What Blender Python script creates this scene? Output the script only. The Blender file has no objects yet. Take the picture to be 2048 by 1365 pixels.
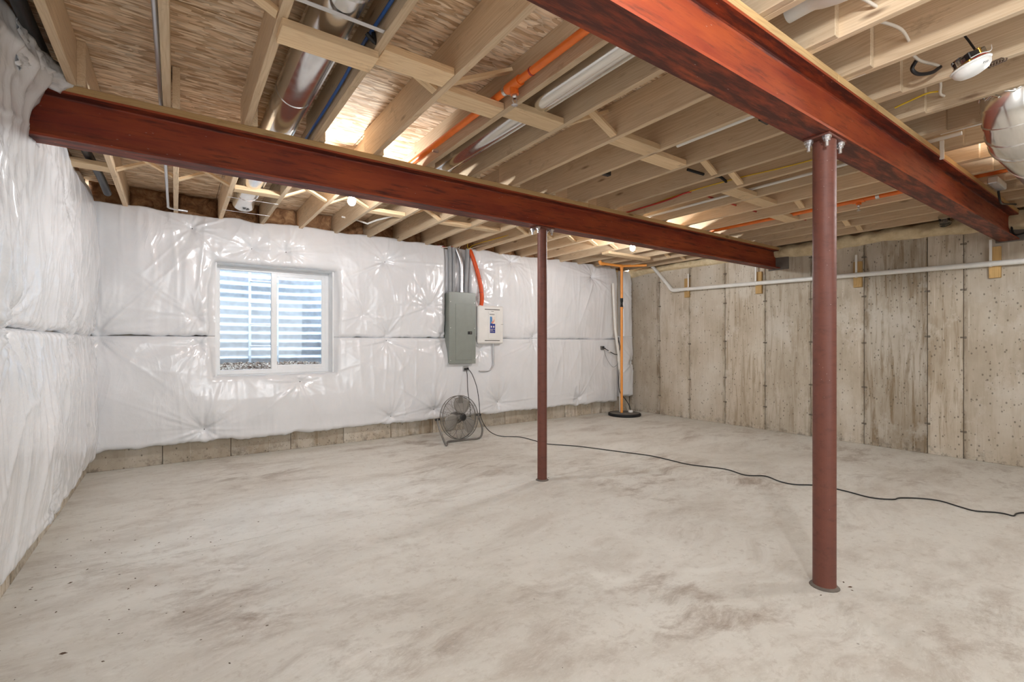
import bpy, math, random
import numpy as np
from mathutils import Vector, Matrix
S = bpy.context.scene
COL = S.collection
random.seed(4)
PI = math.pi

# ------------------------------------------------------------------ camera, world, exposure
cam = bpy.data.cameras.new('camera'); co = bpy.data.objects.new('camera', cam); COL.objects.link(co)
cam.sensor_width = 36.0; cam.lens = 36.0 * 960 / 2048; cam.shift_y = 4.5 / 2048
cam.clip_start = 0.02; cam.clip_end = 100
co.location = (0, 0, 1.25); co.rotation_euler = (PI / 2, 0, -math.atan(673 / 960))
S.camera = co
S.view_settings.view_transform = 'Standard'; S.view_settings.look = 'None'
S.view_settings.gamma = 1.0; S.view_settings.use_curve_mapping = False
S.view_settings.exposure = 0.29
try:
    S.cycles.use_denoising = True
    S.cycles.diffuse_bounces = 7; S.cycles.max_bounces = 12; S.cycles.sample_clamp_indirect = 6.0
except Exception:
    pass
W = bpy.data.worlds.new('world'); S.world = W; W.use_nodes = True
W.node_tree.nodes['Background'].inputs[0].default_value = (0.72, 0.85, 1.0, 1)
W.node_tree.nodes['Background'].inputs[1].default_value = 21.0
BULB = 1080.0            # emission of the bare bulbs
BULB_COL = (0.965, 0.985, 1.0)
# soft fill added behind the camera to lift the room, no basement lamp
la = bpy.data.lights.new('fill_light', 'AREA'); la.shape = 'RECTANGLE'; la.size = 3.0; la.size_y = 1.6
la.energy = 62; la.color = (0.9, 0.96, 1.0)
lo = bpy.data.objects.new('fill_light', la); COL.objects.link(lo)
lo.location = (1.6, -2.3, 1.7); lo.rotation_euler = (math.radians(88), 0, math.radians(-12))

# ------------------------------------------------------------------ materials
def srgb(r, g, b):
    f = lambda c: c / 12.92 if c <= 0.04045 else ((c + 0.055) / 1.055) ** 2.4
    return (f(r / 255), f(g / 255), f(b / 255), 1)

class NT:
    def __init__(s, name):
        s.m = bpy.data.materials.new(name); s.m.use_nodes = True
        s.t = s.m.node_tree; s.p = s.t.nodes['Principled BSDF']; s.out = s.t.nodes['Material Output']
    def n(s, typ, props=None, **inp):
        nd = s.t.nodes.new(typ)
        for k, v in (props or {}).items(): setattr(nd, k, v)
        for k, v in inp.items():
            key = k.replace('_', ' ')
            sock = nd.inputs[int(k[1:])] if (k[0] == 'i' and k[1:].isdigit()) else nd.inputs[key]
            s.put(sock, v)
        return nd
    def put(s, sock, v):
        if isinstance(v, bpy.types.NodeSocket): s.t.links.new(v, sock)
        elif isinstance(v, bpy.types.Node): s.t.links.new(v.outputs[0], sock)
        else: sock.default_value = v
    def math(s, op, a, b=0.0, c=0.0, clamp=False):
        nd = s.t.nodes.new('ShaderNodeMath'); nd.operation = op; nd.use_clamp = clamp
        for i, v in enumerate((a, b, c)): s.put(nd.inputs[i], v)
        return nd.outputs[0]
    def vmath(s, op, a, b):
        nd = s.t.nodes.new('ShaderNodeVectorMath'); nd.operation = op
        s.put(nd.inputs[0], a); s.put(nd.inputs[1], b)
        return nd.outputs[0]
    def ramp(s, fac, stops, interp='LINEAR'):
        nd = s.t.nodes.new('ShaderNodeValToRGB'); nd.color_ramp.interpolation = interp
        e = nd.color_ramp.elements
        while len(e) < len(stops): e.new(0.5)
        for i, (p, c) in enumerate(stops):
            e[i].position = p; e[i].color = c if len(c) == 4 else (*c, 1)
        s.put(nd.inputs[0], fac); return nd.outputs[0]
    def mix(s, fac, a, b, mode='MIX'):
        nd = s.t.nodes.new('ShaderNodeMix'); nd.data_type = 'RGBA'; nd.blend_type = mode
        s.put(nd.inputs[0], fac); s.put(nd.inputs[6], a); s.put(nd.inputs[7], b)
        return nd.outputs[2]
    def obj(s):
        return s.t.nodes.new('ShaderNodeTexCoord').outputs['Object']
    def rnd(s):
        return s.t.nodes.new('ShaderNodeObjectInfo').outputs['Random']
    def map(s, v, loc=(0, 0, 0), rot=(0, 0, 0), scale=(1, 1, 1)):
        nd = s.t.nodes.new('ShaderNodeMapping')
        s.put(nd.inputs[0], v); s.put(nd.inputs[1], loc); s.put(nd.inputs[2], rot); s.put(nd.inputs[3], scale)
        return nd.outputs[0]
    def noise(s, v, scale, detail=4, rough=0.55, dist=0.0):
        nd = s.t.nodes.new('ShaderNodeTexNoise')
        s.put(nd.inputs['Vector'], v); nd.inputs['Scale'].default_value = scale
        nd.inputs['Detail'].default_value = detail; nd.inputs['Roughness'].default_value = rough
        nd.inputs['Distortion'].default_value = dist
        return nd.outputs[0]
    def vor(s, v, scale, feature='F1', rand=1.0):
        nd = s.t.nodes.new('ShaderNodeTexVoronoi'); nd.feature = feature
        s.put(nd.inputs['Vector'], v); nd.inputs['Scale'].default_value = scale
        nd.inputs['Randomness'].default_value = rand
        return nd
    def bump(s, h, strength=0.3, dist=0.01):
        nd = s.t.nodes.new('ShaderNodeBump'); nd.inputs['Strength'].default_value = strength
        nd.inputs['Distance'].default_value = dist; s.put(nd.inputs['Height'], h)
        s.t.links.new(nd.outputs[0], s.p.inputs['Normal'])
    def fin(s, col, rough=0.6, metal=0.0, spec=0.5):
        s.put(s.p.inputs['Base Color'], col); s.put(s.p.inputs['Roughness'], rough)
        s.put(s.p.inputs['Metallic'], metal); s.p.inputs['Specular IOR Level'].default_value = spec
        return s.m

def plain(name, col, rough=0.5, metal=0.0, spec=0.5, var=0.06, scale=9.0):
    t = NT(name); v = t.obj()
    n = t.noise(v, scale, 5)
    c2 = tuple(max(0, x * (1 - 3 * var)) for x in col[:3]) + (1,)
    c = t.ramp(n, [(0.3, c2), (0.65, col)])
    t.bump(t.noise(v, scale * 9, 3), 0.05, 0.002)
    return t.fin(c, rough, metal, spec)

def wood(name, c1, c2, dark=0.35, rough=0.7, knots=True):
    """softwood, grain along local Y, every board its own figure"""
    t = NT(name); r = t.rnd()
    off = t.n('ShaderNodeCombineXYZ', X=t.math('MULTIPLY', r, 3.1), Y=t.math('MULTIPLY', r, 57.0), Z=t.math('MULTIPLY', r, 7.7)).outputs[0]
    v = t.vmath('ADD', t.obj(), off)
    big = t.noise(t.map(v, scale=(6, 0.55, 6)), 1.0, 3)
    sep = t.n('ShaderNodeSeparateXYZ', Vector=v)
    rad = t.math('ADD', t.math('ADD', sep.outputs[2], t.math('MULTIPLY', sep.outputs[0], 0.6)), t.math('MULTIPLY', big, 0.34))
    ring = t.math('SINE', t.math('MULTIPLY', rad, 330.0))
    ring = t.math('MULTIPLY_ADD', ring, 0.5, 0.5)
    ring = t.math('POWER', ring, 2.5)
    fine = t.noise(t.map(v, scale=(160, 3.5, 160)), 1.0, 3, 0.6)
    tone = t.noise(t.map(v, scale=(3, 0.8, 5)), 1.0, 3)
    c = t.mix(t.math('MULTIPLY', ring, t.math('MULTIPLY', tone, 0.55)), c1, c2)
    c = t.mix(t.math('MULTIPLY', t.math('SUBTRACT', fine, 0.42, clamp=True), 1.4, clamp=True), c, c2)
    # board to board and blotch variation (hue of the timber itself)
    k = t.math('MULTIPLY_ADD', r, 0.34, 0.78)
    k = t.math('MULTIPLY', k, t.math('MULTIPLY_ADD', tone, 0.5, 0.76))
    c = t.mix(1.0, c, t.n('ShaderNodeCombineColor', i0=k, i1=k, i2=k).outputs[0], 'MULTIPLY')
    if knots:
        vk = t.vor(t.map(v, scale=(5.0, 1.7, 7.0)), 1.0)
        kn = t.ramp(vk.outputs['Distance'], [(0.045, (1, 1, 1)), (0.11, (0, 0, 0))])
        c = t.mix(t.math('MULTIPLY', kn, 0.75), c, (c2[0] * dark, c2[1] * dark * 0.8, c2[2] * dark * 0.7, 1))
    st = t.noise(t.map(v, scale=(9, 5, 9)), 1.0, 5, 0.7)
    c = t.mix(t.ramp(st, [(0.60, (0, 0, 0)), (0.76, (0.5, 0.5, 0.5))]), c, srgb(112, 86, 64))
    t.bump(fine, 0.15, 0.002)
    return t.fin(c, rough, 0, 0.3)

def osb():
    t = NT('osb'); v = t.obj()
    warp = t.noise(v, 5.0, 1)
    col = None; hgt = None
    for i, (ang, seed) in enumerate(((0.1, 0), (-0.6, 7.3), (0.8, 3.1), (-0.3, 11.9), (-1.1, 5.5), (1.2, 17.7), (0.4, 23.3))):
        m = t.map(v, loc=(seed, seed * 0.7, 0), rot=(0, 0, ang), scale=(9, 46, 1))
        m = t.vmath('ADD', m, t.n('ShaderNodeCombineXYZ', X=t.math('MULTIPLY', warp, 0.6), Y=t.math('MULTIPLY', warp, 2.2)).outputs[0])
        vo = t.vor(m, 1.0)
        sp = t.n('ShaderNodeSeparateColor', Color=vo.outputs['Color'])
        tone = t.ramp(sp.outputs[0], [(0.0, srgb(178, 146, 112)), (0.3, srgb(212, 183, 150)), (0.6, srgb(232, 208, 178)), (0.85, srgb(242, 224, 198)), (1.0, srgb(192, 158, 122))])
        edge = t.ramp(vo.outputs['Distance'], [(0.40, (1, 1, 1)), (0.75, (0.72, 0.72, 0.72))])
        tone = t.mix(1.0, tone, edge, 'MULTIPLY')
        if col is None: col, hgt = tone, sp.outputs[0]
        else:
            sel = t.math('GREATER_THAN', sp.outputs[1], 0.66)
            col = t.mix(sel, col, tone)
            h2 = t.n('ShaderNodeMix', i0=sel, i2=hgt, i3=sp.outputs[0]).outputs[0]; hgt = h2
    fine = t.noise(t.map(v, rot=(0, 0, 0.2), scale=(14, 130, 1)), 1.0, 3)
    col = t.mix(t.ramp(fine, [(0.60, (0, 0, 0)), (0.74, (0.4, 0.4, 0.4))]), col, srgb(134, 102, 74))
    t.bump(hgt, 0.35, 0.003)
    return t.fin(col, 0.75, 0, 0.25)

def red_oxide(name, base, orange, rust, rough=0.55, amount=0.5):
    t = NT(name); v = t.obj()
    a = t.noise(t.map(v, scale=(1.3, 5, 7)), 1.0, 6, 0.62)
    b = t.noise(t.map(v, scale=(3, 22, 30)), 1.0, 6, 0.7)
    c = t.mix(t.ramp(a, [(0.35, (0, 0, 0)), (0.65, (1, 1, 1))]), base, orange)
    g = t.n('ShaderNodeNewGeometry')
    nz = t.n('ShaderNodeSeparateXYZ', Vector=g.outputs['Normal']).outputs[2]
    fl = t.math('ABSOLUTE', nz)                       # flange faces keep their mill scale and rust
    f = t.math('ADD', b, t.math('MULTIPLY', fl, 0.16))
    c = t.mix(t.ramp(f, [(0.52, (0, 0, 0)), (0.72, (amount * 1.9 if amount < 0.5 else 0.95,) * 3)]), c, rust)
    sp = t.vor(t.map(v, scale=(9, 30, 40)), 1.0).outputs['Distance']
    c = t.mix(t.ramp(sp, [(0.02, (0.6, 0.6, 0.6)), (0.06, (0, 0, 0))]), c, srgb(205, 190, 178))
    t.bump(b, 0.25, 0.003)
    return t.fin(c, t.math('MULTIPLY_ADD', b, 0.35, rough - 0.15), 0, 0.4)

def poly_sheet():
    t = NT('white_poly_sheet'); v = t.obj()
    n = t.noise(v, 2.2, 4)
    c = t.ramp(n, [(0.3, srgb(222, 224, 227)), (0.7, srgb(232, 233, 236))])
    w = t.n('ShaderNodeTexWave', {'wave_type': 'BANDS', 'bands_direction': 'Z'}, Vector=v, Scale=60.0, Distortion=1.0).outputs[0]
    cr = t.noise(v, 16, 4, 0.6, 0.8)
    wv = t.vmath('ADD', v, t.n('ShaderNodeCombineXYZ', X=t.math('MULTIPLY', t.noise(v, 1.2, 1), 0.6), Y=t.math('MULTIPLY', t.noise(v, 1.0, 1), 0.6), Z=t.math('MULTIPLY', cr, 0.05)).outputs[0])
    def fold(scale, loc):
        x = t.noise(t.map(wv, loc=loc, scale=scale), 1.0, 1.5, 0.45)
        x = t.math('ABSOLUTE', t.math('SUBTRACT', x, 0.5))
        return t.math('POWER', t.math('SUBTRACT', 1.0, t.math('MULTIPLY', x, 6.0), clamp=True), 2.0)
    k1 = fold((5.5, 5.5, 1.6), (0, 0, 0)); k2 = fold((4, 4, 6), (3, 7, 1)); k3 = fold((13, 13, 3.0), (8, 2, 5))
    mk = t.ramp(t.noise(v, 1.1, 2), [(0.45, (0.0, 0.0, 0.0)), (0.68, (1, 1, 1))])
    h = t.math('ADD', t.math('MULTIPLY', k1, 0.5), t.math('ADD', t.math('MULTIPLY', k2, 0.3), t.math('MULTIPLY', k3, 0.25)))
    h = t.math('MULTIPLY', h, mk)
    h = t.math('ADD', h, t.math('ADD', t.math('MULTIPLY', w, 0.015), t.math('MULTIPLY', cr, 0.3)))
    t.bump(h, 0.45, 0.010)
    return t.fin(c, t.math('MULTIPLY_ADD', t.noise(v, 5, 3), 0.2, 0.1), 0, 0.7)

def concrete_wall(name):
    t = NT(name); v = t.obj(); r = t.rnd()
    ly = t.math('ABSOLUTE', t.n('ShaderNodeSeparateXYZ', Vector=v).outputs[1])
    v2 = t.vmath('ADD', v, t.n('ShaderNodeCombineXYZ', X=0.0, Y=t.math('MULTIPLY', r, 31.0), Z=t.math('MULTIPLY', r, 3.0)).outputs[0])
    big = t.noise(t.map(v2, scale=(1.5, 1.5, 0.9)), 1.0, 5, 0.6)
    c = t.ramp(big, [(0.28, srgb(160, 146, 126)), (0.5, srgb(190, 179, 162)), (0.72, srgb(210, 203, 190))])
    # vertical run marks and rust-brown streaks
    st = t.noise(t.map(v2, scale=(17, 17, 1.5)), 1.0, 6, 0.7, 0.5)
    amt = t.math('MULTIPLY_ADD', t.math('FRACT', t.math('MULTIPLY', r, 7.3)), 0.75, 0.1)
    c = t.mix(t.math('MULTIPLY', t.ramp(st, [(0.47, (0, 0, 0)), (0.64, (1, 1, 1))]), amt), c, srgb(140, 120, 92))
    st2 = t.noise(t.map(v2, loc=(9, 4, 2), scale=(40, 40, 1.6)), 1.0, 4, 0.6)
    c = t.mix(t.ramp(st2, [(0.6, (0, 0, 0)), (0.7, (0.5, 0.5, 0.5))]), c, srgb(216, 209, 196))
    ed = t.math('MULTIPLY', t.ramp(ly, [(0.262, (0, 0, 0)), (0.30, (1, 1, 1))]), t.ramp(t.noise(t.map(v2, scale=(9, 9, 3)), 1.0, 5, 0.7), [(0.4, (0, 0, 0)), (0.62, (0.8, 0.8, 0.8))]))
    c = t.mix(ed, c, srgb(128, 112, 92))
    bl = t.noise(t.map(v2, loc=(2, 2, 8), scale=(2.5, 2.5, 1.8)), 1.0, 6, 0.7)
    c = t.mix(t.ramp(bl, [(0.54, (0, 0, 0)), (0.64, (0.65, 0.65, 0.65))]), c, srgb(206, 199, 187))
    # bug holes
    vo = t.vor(t.map(v2, scale=(22, 22, 15)), 1.0)
    sel = t.n('ShaderNodeSeparateColor', Color=vo.outputs['Color'])
    hole = t.math('MULTIPLY', t.ramp(vo.outputs['Distance'], [(0.12, (1, 1, 1)), (0.2, (0, 0, 0))]), t.math('GREATER_THAN', sel.outputs[0], 0.72))
    vs = t.vor(t.map(v2, scale=(60, 60, 30)), 1.0)
    ss = t.n('ShaderNodeSeparateColor', Color=vs.outputs['Color'])
    h2 = t.math('MULTIPLY', t.ramp(vs.outputs['Distance'], [(0.16, (1, 1, 1)), (0.26, (0, 0, 0))]), t.math('GREATER_THAN', ss.outputs[1], 0.86))
    hole = t.math('MAXIMUM', hole, h2)
    c = t.mix(t.math('MULTIPLY', hole, 0.7), c, srgb(98, 88, 78))
    # dirty honeycombed foot of the wall
    z = t.n('ShaderNodeSeparateXYZ', Vector=v).outputs[2]
    foot = t.math('MULTIPLY', t.ramp(t.noise(v2, 11, 6, 0.75), [(0.5, (0, 0, 0)), (0.6, (1, 1, 1))]), t.math('SUBTRACT', 0.62, t.math('MULTIPLY', z, 4.2), clamp=True))
    c = t.mix(foot, c, srgb(104, 96, 87))
    kk = t.math('MULTIPLY_ADD', t.math('FRACT', t.math('MULTIPLY', r, 3.7)), 0.24, 0.82)
    c = t.mix(1.0, c, t.n('ShaderNodeCombineColor', i0=kk, i1=kk, i2=kk).outputs[0], 'MULTIPLY')
    t.bump(t.math('SUBTRACT', t.noise(v2, 40, 4), hole), 0.3, 0.004)
    return t.fin(c, 0.85, 0, 0.25)

def floor_mat():
    t = NT('floor_concrete'); v = t.obj()
    w = t.noise(v, 0.9, 3)
    vw = t.vmath('ADD', v, t.n('ShaderNodeCombineXYZ', X=t.math('MULTIPLY', w, 0.9), Y=t.math('MULTIPLY', w, 0.6)).outputs[0])
    a = t.noise(vw, 0.75, 7, 0.62)
    b = t.noise(t.map(vw, rot=(0, 0, 0.5), scale=(1.1, 2.7, 1)), 1.0, 8, 0.68)
    c = t.ramp(a, [(0.3, srgb(197, 193, 184)), (0.5, srgb(211, 209, 202)), (0.7, srgb(219, 218, 212))])
    c = t.mix(t.ramp(b, [(0.48, (0, 0, 0)), (0.66, (0.6, 0.6, 0.6))]), c, srgb(182, 175, 165))
    m2 = t.ramp(t.noise(v, 0.55, 3), [(0.42, (0.1, 0.1, 0.1)), (0.6, (1, 1, 1))])
    b2 = t.noise(t.map(vw, loc=(3, 8, 0), rot=(0, 0, -0.35), scale=(1.9, 3.4, 1)), 1.0, 10, 0.74)
    c = t.mix(t.math('MULTIPLY', t.ramp(b2, [(0.50, (0, 0, 0)), (0.64, (0.85, 0.85, 0.85))]), m2), c, srgb(146, 132, 119))
    b4 = t.noise(t.map(v, loc=(6, 1, 0), rot=(0, 0, 0.7), scale=(3.2, 6.5, 1)), 1.0, 9, 0.76)
    c = t.mix(t.math('MULTIPLY', t.ramp(b4, [(0.53, (0, 0, 0)), (0.68, (0.6, 0.6, 0.6))]), m2), c, srgb(158, 146, 134))
    b3 = t.noise(t.map(vw, loc=(1, 5, 0), rot=(0, 0, 0.9), scale=(3, 9, 1)), 1.0, 9, 0.75)
    c = t.mix(t.ramp(b3, [(0.52, (0, 0, 0)), (0.68, (0.5, 0.5, 0.5))]), c, srgb(222, 219, 213))
    f1 = t.noise(v, 17, 6, 0.75); f2 = t.noise(t.map(v, rot=(0, 0, 0.6), scale=(30, 70, 1)), 1.0, 4, 0.7)
    c = t.mix(t.ramp(f1, [(0.54, (0, 0, 0)), (0.66, (0.42, 0.42, 0.42))]), c, srgb(168, 158, 146))
    c = t.mix(t.ramp(f2, [(0.56, (0, 0, 0)), (0.72, (0.4, 0.4, 0.4))]), c, srgb(226, 224, 218))
    sp = t.vor(v, 9.0)
    se = t.n('ShaderNodeSeparateColor', Color=sp.outputs['Color'])
    sk = t.math('MULTIPLY', t.ramp(sp.outputs['Distance'], [(0.035, (1, 1, 1)), (0.06, (0, 0, 0))]), t.math('GREATER_THAN', se.outputs[0], 0.8))
    c = t.mix(t.math('MULTIPLY', sk, 0.55), c, srgb(110, 98, 88))
    t.bump(t.noise(v, 14, 5), 0.08, 0.004)
    return t.fin(c, t.math('MULTIPLY_ADD', a, 0.3, 0.42), 0, 0.35)

def galvanised(name, col, rough=0.22):
    t = NT(name); v = t.obj()
    n = t.noise(v, 14, 4); vo = t.vor(v, 30)
    k = t.n('ShaderNodeSeparateColor', Color=vo.outputs['Color']).outputs[0]
    c = t.mix(t.math('MULTIPLY', t.noise(v, 3, 2), 0.2), col, tuple(x * 0.7 for x in col[:3]) + (1,))
    t.bump(t.noise(v, 4, 1), 0.05, 0.01)
    return t.fin(c, t.math('MULTIPLY_ADD', n, 0.25, rough - 0.1), 0.95, 0.5)

def batt_mat():
    t = NT('brown_insulation'); v = t.obj()
    a = t.noise(v, 9, 6, 0.7, 1.2)
    c = t.ramp(a, [(0.3, srgb(94, 66, 46)), (0.5, srgb(146, 110, 80)), (0.7, srgb(180, 145, 108))])
    t.bump(a, 0.8, 0.03)
    return t.fin(c, 0.95, 0, 0.1)

def foam_mat():
    t = NT('spray_foam'); v = t.obj()
    a = t.noise(v, 12, 5, 0.6)
    c = t.ramp(a, [(0.3, srgb(196, 176, 138)), (0.7, srgb(226, 210, 176))])
    t.bump(a, 0.5, 0.02)
    return t.fin(c, 0.8, 0, 0.3)

def emit(name, col, strength):
    t = NT(name)
    t.p.inputs['Base Color'].default_value = (1, 1, 1, 1)
    t.p.inputs['Emission Color'].default_value = (*col, 1); t.p.inputs['Emission Strength'].default_value = strength
    return t.m

def glass_mat(name, tint=(0.93, 0.97, 0.98, 1)):
    t = NT(name); t.t.nodes.remove(t.p)
    tr = t.n('ShaderNodeBsdfTransparent', Color=tint); gl = t.n('ShaderNodeBsdfGlossy', Roughness=0.02)
    fr = t.n('ShaderNodeFresnel', IOR=1.45)
    mx = t.t.nodes.new('ShaderNodeMixShader')
    t.t.links.new(fr.outputs[0], mx.inputs[0]); t.t.links.new(tr.outputs[0], mx.inputs[1]); t.t.links.new(gl.outputs[0], mx.inputs[2])
    t.t.links.new(mx.outputs[0], t.out.inputs[0]); return t.m

M = {}
M['joist'] = wood('framing_lumber', srgb(214, 192, 162), srgb(178, 148, 114))
M['strip'] = wood('bridging_lumber', srgb(230, 204, 166), srgb(196, 160, 118), knots=False)
M['plate'] = wood('nailer_lumber', srgb(204, 170, 120), srgb(166, 128, 84))
M['osb'] = osb()
M['beam'] = red_oxide('red_oxide_steel', srgb(126, 47, 28), srgb(158, 72, 34), srgb(70, 33, 27))
M['column'] = red_oxide('red_oxide_pipe', srgb(102, 60, 50), srgb(112, 66, 53), srgb(76, 46, 40), 0.5, 0.3)
M['poly'] = poly_sheet()
M['wallc'] = concrete_wall('foundation_concrete')
M['joint'] = plain('joint_concrete', srgb(120, 110, 98), 0.9)
M['floor'] = floor_mat()
M['galv'] = galvanised('galvanised_duct', (0.80, 0.79, 0.77, 1), 0.17)
M['foil'] = galvanised('bright_duct', (0.82, 0.80, 0.76, 1), 0.16)
M['zinc'] = galvanised('zinc_hardware', (0.74, 0.74, 0.75, 1), 0.3)
M['emt'] = galvanised('steel_conduit', (0.62, 0.63, 0.65, 1), 0.34)
M['well'] = plain('window_well_steel', srgb(214, 222, 234), 0.38, 0.35, 0.5, 0.08, 14)
M['orange'] = plain('orange_cpvc', srgb(240, 122, 44), 0.38, 0, 0.5, 0.05)
M['riser'] = plain('pale_orange_cpvc', srgb(240, 158, 74), 0.4, 0, 0.5, 0.04)
M['ent'] = plain('orange_tubing', srgb(222, 84, 26), 0.42, 0, 0.5, 0.05)
M['pvc'] = plain('white_pvc', srgb(226, 224, 218), 0.35, 0, 0.5, 0.03)
M['greypvc'] = plain('grey_conduit', srgb(150, 153, 156), 0.4, 0, 0.5, 0.04)
M['panel'] = plain('grey_enamel', srgb(140, 146, 140), 0.36, 0, 0.5, 0.03)
M['white'] = plain('white_plastic', srgb(232, 231, 228), 0.35, 0, 0.5, 0.02)
M['vinyl'] = plain('white_vinyl', srgb(236, 238, 240), 0.32, 0, 0.5, 0.02)
M['black'] = plain('black_plastic', srgb(30, 29, 30), 0.45, 0, 0.5, 0.1)
M['abs'] = plain('black_abs', srgb(44, 44, 48), 0.35, 0, 0.5, 0.1)
M['rubber'] = plain('black_rubber', srgb(24, 24, 26), 0.6, 0, 0.4, 0.1)
M['greyfab'] = plain('grey_lid', srgb(112, 108, 102), 0.8, 0, 0.3, 0.1)
M['blue'] = plain('blue_pex', srgb(34, 84, 152), 0.4)
M['red'] = plain('red_pex', srgb(176, 52, 44), 0.4)
M['yellow'] = plain('yellow_cable', srgb(222, 186, 44), 0.45)
M['nm'] = plain('white_cable', srgb(214, 204, 190), 0.5)
M['batt'] = batt_mat()
M['foam'] = foam_mat()
M['fan'] = plain('grey_fan_steel', srgb(118, 114, 109), 0.4, 0.3, 0.5, 0.06)
M['blade'] = plain('fan_blade', srgb(168, 164, 157), 0.4, 0.1)
M['lumber2'] = wood('treated_block', srgb(196, 162, 108), srgb(154, 118, 70), knots=False)
M['mortar'] = plain('grey_mortar', srgb(118, 110, 102), 0.85, 0, 0.3, 0.12)
M['bulb'] = emit('lit_bulb', BULB_COL, BULB)
M['glass'] = glass_mat('window_glass')
M['clear'] = glass_mat('clear_plastic', (0.86, 0.88, 0.9, 1))
M['gravel'] = None
M['stain'] = plain('dark_chips', srgb(92, 74, 60), 0.9)
M['ink'] = plain('black_print', srgb(26, 26, 28), 0.6)
M['navy'] = plain('blue_print', srgb(34, 52, 140), 0.45)
M['sky'] = plain('sky_print', srgb(74, 134, 190), 0.45)
M['cream'] = plain('pale_print', srgb(240, 226, 212), 0.45)
M['peach'] = plain('peach_print', srgb(222, 150, 130), 0.45)
M['brass'] = plain('brass', srgb(190, 150, 70), 0.35, 0.8)
M['ground'] = plain('outside_soil', srgb(120, 108, 92), 0.95)
t = NT('gravel'); v = t.obj(); r = t.n('ShaderNodeSeparateColor', Color=t.vor(v, 26).outputs['Color']).outputs[0]
M['gravel'] = t.fin(t.ramp(r, [(0, srgb(78, 62, 56)), (0.35, srgb(140, 118, 104)), (0.7, srgb(196, 184, 172)), (1, srgb(112, 84, 74))]), 0.85, 0, 0.3)

# ------------------------------------------------------------------ mesh helpers
def link(o, parent=None):
    COL.objects.link(o)
    if parent is not None: o.parent = parent
    return o

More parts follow.
